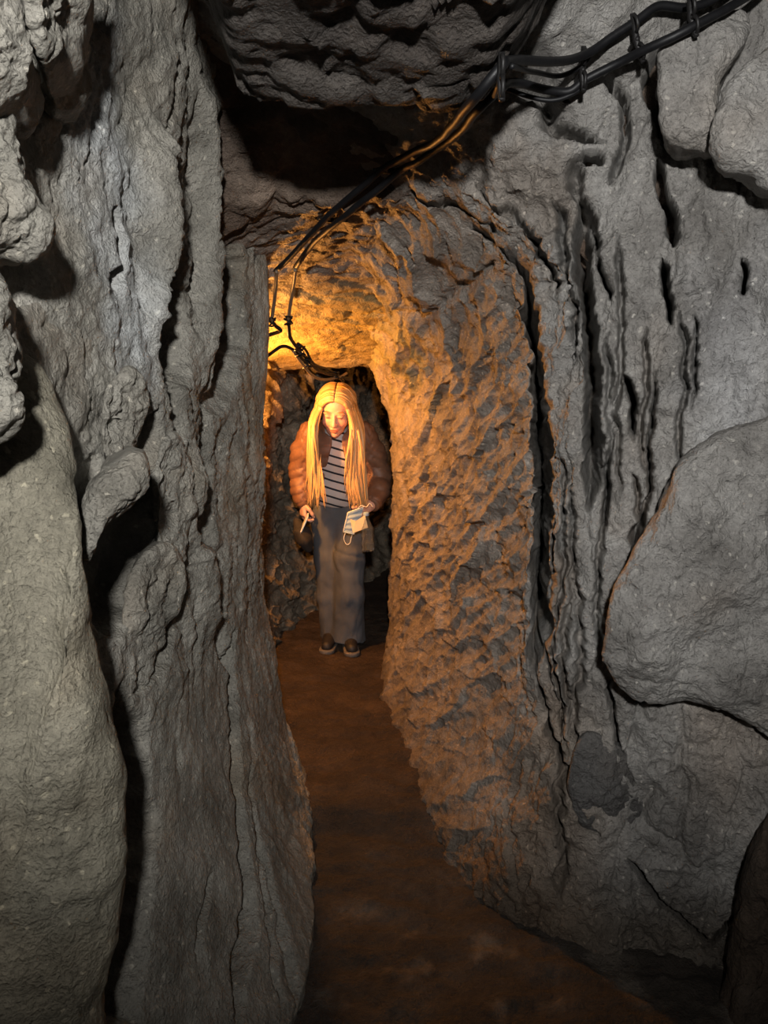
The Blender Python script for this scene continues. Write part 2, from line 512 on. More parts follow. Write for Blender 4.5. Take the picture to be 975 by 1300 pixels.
# recess below the projecting knob and behind the big boulder
m, sd = WL.polymask([(110, 690), (190, 640), (212, 700), (190, 740), (150, 800), (118, 760)], 0.03)
WL.disp -= 0.10 * m
m, sd = WL.polymask([(148, 880), (185, 950), (203, 1060), (190, 1180), (170, 1300), (120, 1300), (140, 1100)], 0.03)
WL.disp -= 0.13 * m
# dark hollow under the roof at the inner jamb
m, sd = WL.polymask([(296, 170), (330, 190), (330, 235), (305, 300), (285, 330), (280, 240)], 0.04)
WL.disp -= 0.20 * m
WL.displace(WL.disp)
# local tints: bluish strip, pale spot, brown mottling, warmer inner wall
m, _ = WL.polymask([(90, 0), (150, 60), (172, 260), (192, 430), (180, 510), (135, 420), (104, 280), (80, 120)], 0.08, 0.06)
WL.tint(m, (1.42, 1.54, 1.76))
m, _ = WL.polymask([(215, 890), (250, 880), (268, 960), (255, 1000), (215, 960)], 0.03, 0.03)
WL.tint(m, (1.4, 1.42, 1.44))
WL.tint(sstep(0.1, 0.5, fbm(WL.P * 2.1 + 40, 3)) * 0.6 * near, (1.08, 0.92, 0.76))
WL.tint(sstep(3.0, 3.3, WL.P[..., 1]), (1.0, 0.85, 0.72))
moss = sstep(3.1, 3.3, WL.P[..., 1]) * sstep(1.35, 1.75, WL.H) * sstep(4.4, 3.6, WL.P[..., 1])
WL.tint(moss * 0.8, (1.5, 1.45, 0.55))
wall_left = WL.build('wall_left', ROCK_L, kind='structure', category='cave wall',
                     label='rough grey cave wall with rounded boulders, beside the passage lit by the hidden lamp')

# -------- right wall
RIGHT = [
    ( 1.75, -0.50, 0.00, 2.2, 0.00, 0.00, 0.2),
    ( 1.60,  0.60, 0.02, 2.2, 0.00, 0.00, 0.2),
    ( 1.38,  1.40, 0.05, 2.2, 0.00, 0.00, 0.4),
    ( 1.12,  1.82, 0.00, 2.2, 0.02, 0.00, 1.6),
    ( 0.82,  1.97, 0.02, 2.2, 0.02, 0.00, 1.9),
    ( 0.600, 2.05, 0.08, 1.95, 0.30, 0.00, 1.9),
    ( 0.520, 2.14, 0.11, 1.78, 0.45, 0.00, 1.7),
    ( 0.470, 2.30, 0.16, 1.68, 0.46, 0.00, 1.5),
    ( 0.410, 2.58, 0.18, 1.55, 0.36, 0.00, 1.0),
    ( 0.300, 3.05, 0.16, 1.42, 0.28, 0.00, 0.8),
    ( 0.165, 3.60, 0.14, 1.30, 0.18, 0.00, 0.7),
    ( 0.075, 3.98, 0.06, 1.20, 0.13, 0.00, 0.8),
    ( 0.050, 4.20, 0.03, 1.15, 0.13, 0.00, 1.0),
    ( 0.120, 4.30, 0.02, 1.15, 0.13, 0.00, 0.8),
    ( 0.400, 4.36, 0.02, 1.15, 0.10, 0.00, 0.3),
    ( 0.700, 4.60, 0.02, 1.15, 0.10, 0.00, 0.2),
    ( 0.900, 5.40, 0.02, 1.15, 0.10, 0.00, 0.2),
    ( 1.600, 6.20, 0.02, 1.15, 0.10, 0.00, 0.2),
]
WR = Wall(RIGHT, -1, 142, ZS)
# which part is the smooth outer face, which the hewn tunnel
i_face = np.argmin(np.abs(WR.rows[:, 0] - 0.53) + 9 * (WR.rows[:, 1] > 2.5))
s_j = WR.s[i_face]
tun = sstep(s_j + 0.10, s_j + 0.30, WR.S)
jamb = sstep(s_j - 0.06, s_j, WR.S) * (1 - tun)
WR.disp = rock_relief(WR.P, 0.05, 0.030, 0.022, 0.007, 0.13) * (1 - 0.75 * tun)
RUN = 'sightline'
WR.disp += tun * (0.026 * (1 - 0.55 * sstep(3.6, 4.1, WR.P[..., 1])) * (0.55 + 0.45 * sstep(0.3, 0.8, WR.H)) * chisel(WR.S, WR.H, WR.P, 1, 9.0) + 0.024 * fbm(WR.P * 6, 4))
WR.disp += jamb * 0.012 * ridged(WR.P * np.array([18, 18, 2.0]), 3)
WR.freeze()
CR = WR.crack
# deep slot added for the shadow strip between tunnel and frame, and the fissure outside the frame
CR([(652, 318), (668, 355), (682, 420), (686, 500), (688, 560), (689, 650), (691, 760), (688, 850)], 0.064, 0.75, 0.006, run=(0.20, 0.97, -0.10))
CR([(736, 260), (740, 330), (742, 400), (747, 470), (748, 560), (745, 650)], 0.026, 0.50, 0.008, run=RUN)
for pts, w_, d_ in [([(690, 850), (692, 930), (720, 980), (735, 1045), (760, 1060)], 0.014, 0.12),
                    ([(788, 480), (798, 520), (797, 560)], 0.016, 0.30), ([(836, 335), (843, 380), (849, 418)], 0.014, 0.30),
                    ([(832, 205), (840, 255), (848, 285), (851, 314)], 0.020, 0.35), ([(828, 50), (832, 120), (845, 190)], 0.022, 0.35),
                    ([(937, 330), (940, 375)], 0.011, 0.25), ([(758, 330), (762, 360), (772, 380)], 0.010, 0.15),
                    ([(830, 470), (822, 560), (818, 640), (790, 720), (770, 800)], 0.012, 0.16), ([(880, 400), (878, 470), (876, 520)], 0.010, 0.10),
                    ([(770, 865), (780, 950), (800, 1000)], 0.012, 0.12), ([(790, 1090), (840, 1150), (895, 1195), (925, 1160)], 0.012, 0.15),
                    ([(740, 195), (752, 205), (745, 215)], 0.016, 0.25), ([(760, 330), (740, 260), (725, 200)], 0.014, 0.15),
                    ([(700, 250), (720, 330), (728, 400), (722, 470)], 0.014, 0.12), ([(600, 235), (650, 265), (690, 310), (712, 380)], 0.016, 0.12),
                    ([(590, 300), (640, 310), (660, 330)], 0.014, 0.10), ([(520, 250), (580, 270), (640, 290)], 0.016, 0.10),
                    ([(700, 60), (690, 120), (720, 170), (760, 185)], 0.014, 0.15), ([(760, 90), (790, 130), (795, 180), (770, 240)], 0.014, 0.15)]:
    CR(pts, w_ * 0.8, d_ * 1.3, 0.012, run=RUN)
for k, (u0, v0, v1) in enumerate([(705, 640, 900), (716, 560, 960), (726, 600, 940), (735, 720, 1000), (765, 420, 700), (780, 300, 640), (800, 600, 760), (812, 420, 600), (860, 400, 620), (708, 880, 1150), (760, 560, 840)]):
    CR([(u0, v0), (u0 + 5, v0 * 0.6 + v1 * 0.4), (u0 - 4, v0 * 0.3 + v1 * 0.7), (u0 + 2, v1)], 0.011, 0.12, 0.014, run=RUN)
CR([(650, 640), (670, 632), (690, 622)], 0.010, 0.015)
CR([(490, 395), (540, 405), (560, 390), (600, 360), (625, 335)], 0.02, 0.03)
# cavities
m, _ = WR.polymask([(735, 1020), (700, 960), (740, 900), (815, 930), (832, 1010), (800, 1060)], 0.03)
WR.disp -= 0.018 * m
WR.displace(WR.disp)
m, _ = WR.polymask([(745, 935), (780, 960), (830, 990), (825, 1050), (790, 1062), (735, 1040), (720, 985)], 0.03, 0.035)
WR.tint(0 * m * (0.6 + 0.4 * sstep(-0.2, 0.2, fbm(WR.P * 20, 3))), (0.35, 0.35, 0.36))
m, _ = WR.polymask([(880, 380), (975, 330), (975, 560), (900, 560), (870, 480)], 0.10, 0.06)
WR.tint(m, (1.3, 1.34, 1.42))
WR.tint(sstep(0.05, 0.45, fbm(WR.P * np.array([3, 3, 1.2]) + 11, 3)) * 0.6 * (1 - tun), (1.1, 0.95, 0.83))
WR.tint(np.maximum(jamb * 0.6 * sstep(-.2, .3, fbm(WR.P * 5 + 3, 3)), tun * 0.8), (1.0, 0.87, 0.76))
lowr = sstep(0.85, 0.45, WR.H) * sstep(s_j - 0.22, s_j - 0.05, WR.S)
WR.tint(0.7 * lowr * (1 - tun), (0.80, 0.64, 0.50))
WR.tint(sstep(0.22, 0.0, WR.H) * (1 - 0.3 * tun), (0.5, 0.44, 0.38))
moss = sstep(3.0, 3.5, WR.P[..., 1]) * sstep(1.3, 1.65, WR.H) * sstep(4.3, 4.0, WR.P[..., 1])
WR.tint(moss * 0.7 * sstep(-0.3, 0.2, fbm(WR.P * 6, 3)), (1.2, 1.25, 0.5))
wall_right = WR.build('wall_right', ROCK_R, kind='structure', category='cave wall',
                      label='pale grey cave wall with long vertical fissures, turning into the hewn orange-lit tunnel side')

# ------------------------------------------------------------------ ceiling
def ceil_h(x, y):
    z = np.interp(y, [-0.6, 0.4, 1.2, 1.60, 1.80, 2.05, 2.20, 2.38, 2.60, 3.0, 3.5, 3.9, 4.22, 4.5, 5.0, 7.4],
                     [2.50, 2.45, 2.15, 2.095, 2.20, 2.22, 2.17, 2.08, 2.06, 1.97, 1.82, 1.72, 1.625, 1.64, 1.72, 1.75])
    z = z + (0.36 * sstep(0.15, 0.50, x) + 0.40 * sstep(-0.24, -0.44, x)) * sstep(2.2, 1.85, y)
    # arched section inside the tunnel
    xm = np.interp(y, [2.0, 2.6, 3.2, 4.2, 5.0], [0.02, -0.03, -0.22, -0.33, -0.2])
    z = z - 0.55 * np.clip(np.abs(x - xm) - 0.16, 0, 1) ** 1.6 * sstep(2.1, 2.4, y)
    # hollow at the left of the roof, before the frame
    z = z + 0.10 * np.exp(-(((x + 0.42) / 0.16) ** 2 + ((y - 2.15) / 0.22) ** 2))
    return z
cx = np.linspace(-1.5, 1.75, 340)
cy = np.concatenate([np.linspace(-0.5, 1.2, 40), np.linspace(1.21, 4.5, 420), np.linspace(4.53, 7.4, 40)])
X, Y = np.meshgrid(cx, cy, indexing='ij')
CP_ = np.stack([X, Y, ceil_h(X, Y)], -1)
warp = np.stack([perlin(CP_ * 2.1 + 60), perlin(CP_ * 2.1 + 70), 0 * X], -1) * 0.15
f1, f2, idv = worley((CP_ + warp) * np.array([3.6, 5.0, 3.0]))
dz = 0.05 * (idv - 0.5) * sstep(0.0, 0.25, f2 - f1) * (sstep(2.6, 2.3, Y) + 0.8 * sstep(1.85, 2.0, Y) * sstep(2.6, 2.3, Y))
dz += 0.05 * fbm(CP_ * 2.2 + 3, 3) * (1 - 0.5 * sstep(2.2, 2.6, Y))
f1, f2, idv = worley((CP_ + warp * 0.5) * np.array([9.0, 13.0, 8.0]))
dz += 0.035 * (1 - 0.4 * sstep(2.2, 2.6, Y)) * (idv - 0.5) * sstep(0.0, 0.2, f2 - f1)
dz += 0.012 * ridged(CP_ * np.array([7, 14, 7]), 3) + 0.008 * fbm(CP_ * 26, 3)
dz += 0.035 * sstep(1.85, 2.0, Y) * sstep(2.7, 2.4, Y) * ridged(CP_ * np.array([8, 12, 8]) + 3, 3)
CP_[..., 2] += dz
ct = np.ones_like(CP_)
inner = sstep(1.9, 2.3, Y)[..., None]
ct *= 1 + sstep(1.95, 1.7, Y)[..., None] * (np.array([0.38, 0.35, 0.33]) - 1)  # near roof darkened in its colour to stand in for grazing-light shade
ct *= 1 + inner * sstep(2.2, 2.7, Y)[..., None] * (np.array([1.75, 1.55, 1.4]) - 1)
ct *= 1 + (sstep(1.85, 2.0, Y) * sstep(2.7, 2.4, Y))[..., None] * (np.array([0.80, 0.66, 0.56]) - 1)  # band over the arch darkened too, shade put into the colour
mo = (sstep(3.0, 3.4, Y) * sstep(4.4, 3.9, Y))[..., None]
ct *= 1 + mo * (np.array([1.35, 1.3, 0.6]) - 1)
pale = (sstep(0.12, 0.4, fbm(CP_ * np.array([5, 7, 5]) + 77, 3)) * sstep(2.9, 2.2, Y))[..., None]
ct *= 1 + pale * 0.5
cfa = grid_faces(len(cx), len(cy))[:, ::-1]
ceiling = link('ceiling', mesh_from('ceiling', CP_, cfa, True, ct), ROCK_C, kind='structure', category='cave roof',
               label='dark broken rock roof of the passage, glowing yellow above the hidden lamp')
PROJ_C = project(CP_)

# ------------------------------------------------------------------ floor
fx = np.linspace(-1.3, 1.6, 230)
fy = np.concatenate([np.linspace(-0.5, 1.4, 40), np.linspace(1.42, 5.0, 320), np.linspace(5.03, 7.3, 40)])
X, Y = np.meshgrid(fx, fy, indexing='ij')
FP = np.stack([X, Y, 0 * X], -1)
fz = 0.028 * fbm(FP * 2.6 + 5, 4) + 0.020 * fbm(FP * np.array([6, 11, 6]), 3) + 0.007 * ridged(FP * 16, 3)
fz += 0.014 * ridged(FP * np.array([2.5, 9, 1]) + 4, 2) + 0.006 * fbm(FP * 30 + 8, 2)
# worn shallow step down towards the viewer, and heel hollows of the trodden path
fz -= 0.05 * sstep(2.62, 2.50, Y + 0.04 * perlin(FP * 4)) 
rs = np.random.RandomState(3)
for k in range(16):
    fxk, fyk = rs.uniform(-0.3, 0.25) - 0.1, rs.uniform(2.0, 4.2)
    fz -= 0.012 * np.exp(-(((X - fxk) / 0.07) ** 2 + ((Y - fyk) / 0.13) ** 2))
# banked earth against the walls
FP[..., 2] = fz
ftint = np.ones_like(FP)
lamp_warmth = sstep(2.3, 2.9, Y)[..., None]  # lamp's warm light painted into the earth farther in
ftint *= 1 + lamp_warmth * (np.array([1.05, 0.82, 0.62]) - 1)
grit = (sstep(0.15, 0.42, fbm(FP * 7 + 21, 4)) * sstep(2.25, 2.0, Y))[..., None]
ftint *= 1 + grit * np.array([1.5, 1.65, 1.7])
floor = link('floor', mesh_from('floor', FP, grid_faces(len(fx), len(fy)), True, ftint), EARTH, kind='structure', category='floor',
             label='uneven trodden earth floor of the passage, its colour warmed towards the lamp')

# ------------------------------------------------------------------ boulders and slabs standing out of the walls
CLOUD = [project(WL.P.reshape(-1, 3)) + (WL.P.reshape(-1, 3),), project(WR.P.reshape(-1, 3)) + (WR.P.reshape(-1, 3),),
         project(CP_.reshape(-1, 3)) + (CP_.reshape(-1, 3),)]
def boulder(outline, y, thick, parent, material, name='boulder', back=0.15, pw=2.6, seed=0, rel=1.0, tint=(1, 1, 1), center=None,
            ty=0.0, na=132, nr=46, label=None, rough=1.0):
    """a rock with its own outline, distance y and thickness; the front swells towards the passage"""
    uc = np.mean([o_[0] for o_ in outline])
    pts = [at(o_[0], o_[1], y + ty * (o_[0] - uc) / 100.0 + (o_[2] if len(o_) > 2 else 0)) for o_ in outline]
    o = catmull(np.array(pts), na, closed=True)
    c = np.array(pts).mean(0) if center is None else at(center[0], center[1], y)
    rho = np.concatenate([np.sin(np.linspace(0, math.pi / 2, nr)), np.sin(np.linspace(math.pi / 2, 0.15, nr // 3))[1:]])
    front = np.concatenate([np.ones(nr), -np.ones(nr // 3 - 1)])
    prof = np.clip(1 - rho ** pw, 0, 1) ** (1 / pw)
    dy = np.where(front > 0, -thick * prof, back * prof)
    P = c + rho[None, :, None] * (o - c)[:, None, :]
    view = c - np.array([0, 0, CAM_Z]); view[2] = 0; view /= np.linalg.norm(view)
    P = P + dy[None, :, None] * view
    N = grid_normals(np.concatenate([P[-1:], P, P[:1]]))[1:-1]
    ctr = P.mean((0, 1))
    out = np.sign((N * (P - ctr)).sum(-1).mean())
    N = N * out
    Q = P + seed * 3.7
    d = rel * (0.030 * fbm(Q * 4.5, 3) + 0.020 * fbm(Q * 11, 4) + rough * 0.009 * fbm(Q * 36, 3))
    f1, f2, idv = worley((Q + 0.06 * perlin(Q * 5)[..., None]) * np.array([5.5, 5.5, 4]))
    d += rel * rough * (0.030 * (idv - 0.5) * sstep(0, 0.25, f2 - f1) - 0.004 * sstep(0.08, 0, f2 - f1))
    f1, f2, idv = worley(Q * np.array([14, 14, 9]))
    d += rel * rough * (0.014 * (idv - 0.5) * sstep(0, 0.2, f2 - f1) - 0.002 * sstep(0.1, 0, f2 - f1))
    d += rel * 0.003 * fbm(Q * 80, 2)
    d *= (0.35 + 0.65 * np.abs(prof))[None, :]
    P = P + N * d[..., None]
    T = np.ones_like(P) * np.array(tint)
    st = sstep(0.0, 0.4, fbm(Q * 3 + 9, 3))[..., None]
    T = T * (1 - 0.4 * st * (1 - np.array([1.05, 0.92, 0.80])))
    f = grid_faces(P.shape[0], P.shape[1], wrap=True)
    if out < 0: f = f[:, ::-1]
    ob = link(name, mesh_from(name, P, f, True, T), material, parent)
    if label: ob['label'] = label
    CLOUD.append(project(P.reshape(-1, 3)) + (P.reshape(-1, 3),))
    return ob
B = boulder
# left side
B([(-90, 420, .12), (20, 440, .12), (72, 510, .10), (92, 590, .06), (97, 650, .02), (104, 715), (116, 790), (138, 870), (154, 950), (158, 1030), (152, 1100), (146, 1160), (136, 1220), (132, 1290), (125, 1390), (-110, 1400), (-130, 1000)],
  1.18, 0.15, wall_left, ROCK_L, seed=1, pw=2.4, rel=0.9, rough=0.6, ty=0.05, tint=(1.0, 0.97, 0.86), center=(10, 1030), label='huge smooth rounded boulder leaning from the wall foot')
B([(80, 720), (92, 655), (128, 600), (158, 575), (182, 574), (191, 594), (186, 618), (164, 646), (136, 668), (114, 710)], 1.30, 0.07, wall_left, ROCK_L, seed=2, rel=0.75, back=0.30, ty=0.05, label='stubby rock arm jutting from the wall')
B([(0, 400), (60, 380), (104, 392), (124, 450), (138, 520), (130, 580), (100, 632), (60, 650), (0, 650), (-60, 560), (-60, 430)], 1.38, 0.05, wall_left, ROCK_L, seed=3, rel=0.8, rough=0.7, pw=2.4, ty=0.28)
B([(132, 500), (148, 478), (168, 470), (184, 505), (176, 545), (156, 585), (136, 600), (128, 548)], 1.55, 0.04, wall_left, ROCK_L, seed=4, rel=1.4, back=.2, ty=0.25)
B([(-60, -20), (10, 6), (36, 44), (47, 86), (40, 118), (12, 134), (-60, 140)], 1.10, 0.07, wall_left, ROCK_L, seed=5, rel=1.2, back=.25, ty=0.1)
B([(-60, 140), (2, 146), (22, 186), (32, 222), (48, 262), (54, 300), (42, 326), (10, 330), (-60, 340)], 1.16, 0.06, wall_left, ROCK_L, seed=6, rel=1.2, back=.25, ty=0.1)
B([(-60, 320), (-6, 345), (8, 400), (24, 455), (14, 500), (24, 536), (6, 562), (-60, 575)], 1.04, 0.07, wall_left, ROCK_L, seed=7, rel=1.2, back=.2, ty=0.1)
B([(30, -70), (120, -70), (116, 8), (104, 48), (84, 82), (58, 92), (36, 40)], 1.22, 0.07, wall_left, ROCK_L, seed=8, rel=1.2, back=.25, ty=0.2)
B([(160, 752), (184, 706), (214, 690), (232, 720), (230, 772), (208, 812), (190, 852), (166, 884), (154, 830)], 1.68, 0.035, wall_left, ROCK_L, seed=9, rel=1.3, back=.25, ty=0.25)
B([(198, 590), (220, 550), (242, 590), (240, 660), (222, 716), (200, 680)], 1.82, 0.035, wall_left, ROCK_L, seed=10, rel=1.4, back=.25, ty=0.4)
B([(336, 318), (341, 400), (336, 500), (326, 610), (312, 600), (300, 520), (302, 430), (316, 350)], 2.72, 0.04, wall_left, ROCK_L, seed=11, rel=0.6, back=.3, ty=0.5, label='flat slab edge at the tunnel mouth')
# right side
B([(768, 842), (766, 815), (776, 760), (802, 702), (836, 645), (862, 588), (900, 556), (975, 528), (1060, 500), (1090, 760), (1080, 960), (985, 936), (940, 906), (885, 888), (830, 890), (790, 872)],
  1.86, 0.10, wall_right, ROCK_R, seed=20, pw=3.0, rel=1.1, rough=0.9, back=.14, center=(930, 740), na=240, nr=80, label='large overhanging block with a dark gap beneath it')
B([(842, 62), (880, 34), (930, 20), (950, 36), (930, 70), (908, 110), (906, 160), (908, 194), (885, 192), (850, 184), (838, 150), (836, 100)], 1.87, 0.06, wall_right, ROCK_R, seed=21, pw=4, rel=0.8, back=.12)
B([(912, 160), (926, 118), (950, 84), (990, 56), (1060, 40), (1060, 240), (990, 246), (950, 222), (918, 214), (909, 190)], 1.80, 0.08, wall_right, ROCK_R, seed=22, pw=3.4, rel=0.9, back=.18)
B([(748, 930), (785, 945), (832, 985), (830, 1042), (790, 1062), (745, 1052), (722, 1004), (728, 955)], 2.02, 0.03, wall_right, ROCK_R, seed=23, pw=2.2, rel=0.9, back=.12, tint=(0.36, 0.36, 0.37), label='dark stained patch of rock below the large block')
B([(850, 915), (905, 915), (985, 955), (975, 1020), (955, 1075), (928, 1160), (906, 1196), (880, 1188), (845, 1150), (812, 1090), (830, 1050), (846, 980)], 1.99, 0.03, wall_right, ROCK_R, seed=24, pw=2.2, rel=0.9, rough=0.7, back=.12, tint=(0.95, 0.94, 0.90))
B([(1000, 1010, .1), (966, 1065), (946, 1115), (932, 1170), (918, 1240), (905, 1380, -.1), (1150, 1380, -.1), (1150, 980)], 1.80, 0.10, wall_right, EARTH, seed=25, rel=1.0, back=.2, tint=(1.5, 1.4, 1.3), name='earth_bank', pw=2.2)

def hit(u, v, off=0.0, rad=5.0):
    """world point of the nearest rock along a sight line, pulled off the rock towards the passage"""
    bd, by = 1e9, None
    for U, V, D, P in CLOUD:
        m = ((U - u) ** 2 + (V - v) ** 2 < rad * rad) & (D > 0.4)
        if m.any():
            k = np.where(m)[0][np.argmin(D[m])]
            if D[k] < bd: bd, by = D[k], P[k, 1]
    if by is None: by = 2.2
    return at(u, v, by - off)

# ------------------------------------------------------------------ cables
RUBBER = simple_mat('black_cable_rubber', (0.007, 0.007, 0.008), 0.5, 0.4, 60, 0.2, spec=0.25)
CLIP = simple_mat('blackened_steel', (0.014, 0.013, 0.013), 0.55, 0.5, 80, 0.4, metallic=0.3)
def smooth_y(pts, k=2):
    p = np.array(pts)
    for _ in range(k):
        q = p.copy(); q[1:-1] = 0.25 * p[:-2] + 0.5 * p[1:-1] + 0.25 * p[2:]
        # keep the sight line, smooth the distance only
        p = np.array([np.array([0, 0, CAM_Z]) + (a - np.array([0, 0, CAM_Z])) * (min(b[1], a[1]) / a[1]) for a, b in zip(p, q)])
    return p
def cable(uv, radius, label, off=0.035, ys=None, name='cable', group=None, sides=10, n=140, mat=None):
    if ys is None:
        uv = catmull(np.array(uv, float), len(uv) * 4)
        hs = np.array([hit(u, v, off, 9.0)[1] for u, v in uv])
        n_ = len(hs)
        hs = np.array([hs[max(0, i - 2):i + 3].min() for i in range(n_)])
        for _ in range(26):
            hs[1:-1] = 0.25 * hs[:-2] + 0.5 * hs[1:-1] + 0.25 * hs[2:]
        pts = [at(u, v, y) for (u, v), y in zip(uv, hs)]
    else:
        pts = [at(u, v, y) for (u, v), y in zip(uv, ys)]
    path = catmull(pts, n)
    path = path + radius * 0.25 * np.stack([perlin(path * 9), perlin(path * 9 + 5), perlin(path * 9 + 9)], -1)
    v, f = tube(path, radius, sides)
    o = link(name, mesh_from(name, v, f), mat or RUBBER, label=label, category='cable')
    if group: o['group'] = group
    return o, path
c_up, p_up = cable([(985, -40), (940, -22), (900, 2), (868, 10), (835, 8), (808, 26), (775, 48), (742, 70), (705, 78), (650, 76), (636, 84), (604, 122), (580, 152), (556, 178), (520, 196), (484, 216), (452, 244), (418, 272), (382, 312), (350, 344)],
      0.0095, 'upper thick black power cable running along the rock roof to the tunnel')
c_lo, p_lo = cable([(990, -28), (950, -4), (918, 14), (882, 32), (848, 50), (812, 66), (780, 82), (742, 102), (722, 116), (696, 114), (652, 105), (636, 112), (606, 140), (588, 164), (560, 186), (530, 206), (510, 216), (470, 248), (430, 280), (398, 308), (374, 342)],
      0.0095, 'lower thick black power cable running along the rock roof to the tunnel')
cable([(650, 84), (680, 92), (712, 96), (738, 84), (752, 66)], 0.0055, 'thin black wire sagging between the two roof cables', 0.04, name='thin_wire')
cable([(640, 112), (670, 122), (700, 127), (725, 120), (745, 106)], 0.0055, 'thin black wire sagging under the lower roof cable', 0.04, name='thin_wire')
def clamp(uv_a, uv_b, off=0.05, label='', w=0.016):
    a, b = hit(*uv_a, off), hit(*uv_b, off)
    y = min(a[1], b[1]); a, b = at(*uv_a, y), at(*uv_b, y)
    mid = (a + b) / 2
    e = bpy.data.objects.new('cable_clamp', None); COL.objects.link(e)
    e.location = mid; e['label'] = label; e['category'] = 'clamp'; e['group'] = 'clamps holding the roof cables'
    L = np.linalg.norm(b - a); dirn = (b - a) / (L + 1e-9)
    side = np.cross(dirn, [0, 1, 0]); side /= np.linalg.norm(side) + 1e-9
    parts = []
    for q, s in ((a, 0), (b, 0)):
        ang = np.linspace(0, 2 * math.pi, 17)
        loop = np.stack([q + 0.0165 * (math.cos(t) * dirn + math.sin(t) * np.array([0, 1, 0])) for t in ang]) - mid
        v, f = tube(loop, 0.0042, 6)
        link('ring', mesh_from('ring', v, f), CLIP, e)
    v, f = tube(np.array([a - dirn * 0.022, a * .5 + b * .5 + np.array([0, 0.012, 0]), b + dirn * 0.022]) - mid, [0.006, 0.008, 0.006], 8)
    link('bracket', mesh_from('bracket', v, f), CLIP, e)
    v, f = tube(np.array([mid, mid + np.array([0, 0.05 + off, 0])]) - mid, 0.005, 8)
    link('bolt', mesh_from('bolt', v, f), CLIP, e)
    return e
for (ua, ub, lb) in [((637, 83), (637, 111), 'steel clamp where both roof cables bend down towards the tunnel'),
                     ((741, 72), (741, 102), 'steel clamp halfway along the roof cables beside the sagging wires'),
                     ((806, 30), (814, 66), 'steel clamp beside the top slab of the pale wall'),
                     ((878, 8), (882, 32), 'steel clamp at the far end of the roof cables above the slabs'),
                     ((484, 216), (510, 216), 'small clamp on the roof arch of the tunnel mouth'),
                     ((412, 278), (432, 279), 'small clamp under the tunnel roof between arch and hanging rods')]:
    clamp(ua, ub, 0.045, lb)
# the two stretches hanging in the lamp light, and the tangle below
BROWN_CABLE = simple_mat('brown_cable', (0.16, 0.11, 0.07), 0.4, 0.3, 60, 0.1)  # lighter brown than the black roof cables
cable([(351, 344), (349, 375), (345, 408)], 0.0065, 'taut brown cable stretch catching the lamp light, closer to the rock edge', ys=[2.75, 2.9, 3.0], name='hanging_cable', n=30, mat=BROWN_CABLE)
cable([(375, 342), (371, 372), (366, 406)], 0.0065, 'taut brown cable stretch catching the lamp light, farther from the rock edge', ys=[2.75, 2.9, 3.0], name='hanging_cable', n=30, mat=BROWN_CABLE)
cable([(345, 408), (350, 414), (356, 420), (345, 424), (322, 432)], 0.0075, 'short black cable dipping behind the rock edge', ys=[3.0, 3.02, 3.04, 3.08, 3.12], n=50)
cable([(366, 406), (368, 428), (376, 440), (390, 456), (404, 470), (424, 476), (446, 482)], 0.0080, 'black cable of the tangle arching over the stooping woman', ys=[3.0, 3.1, 3.2, 3.35, 3.5, 3.65, 3.8], n=70)
cable([(322, 462), (340, 452), (358, 440), (372, 444), (384, 456), (392, 466)], 0.0070, 'black cable looping from the rock edge into the tangle', ys=[3.1, 3.15, 3.2, 3.25, 3.3, 3.4], n=60)
cable([(372, 446), (384, 462), (396, 476), (412, 482), (432, 478), (440, 474)], 0.0060, 'brown cable of the tangle nearest the arch', ys=[3.2, 3.3, 3.4, 3.55, 3.7, 3.8], n=60, mat=BROWN_CABLE)
cable([(378, 436), (388, 444), (398, 462), (418, 470), (436, 484)], 0.0060, 'thin black cable topmost in the tangle', ys=[3.2, 3.3, 3.4, 3.6, 3.8], n=60)
def knot(u, v, y, lb, r=0.016):
    rs = np.random.RandomState(int(u))
    c = at(u, v, y)
    t = np.linspace(0, 6.5 * math.pi, 60)
    path = c + r * np.stack([np.cos(t) * (0.7 + 0.3 * np.sin(2.3 * t)), np.sin(t), 0.9 * np.cos(0.37 * t)], -1)
    vv, ff = tube(path, 0.0035, 6)
    o = link('cable_tie', mesh_from('cable_tie', vv, ff), RUBBER, label=lb, category='cable tie', group='ties in the cable tangle')
knot(345, 409, 2.99, 'black tie at the lower end of the cable stretch closer to the rock edge')
knot(366, 407, 2.99, 'black tie at the lower end of the cable stretch farther from the rock edge')
knot(381, 446, 3.22, 'black tie bundling the upper end of the tangle', 0.022)
knot(390, 462, 3.34, 'black tie bundling the middle of the tangle', 0.020)
knot(426, 477, 3.66, 'black tie above the head of the stooping woman', 0.018)

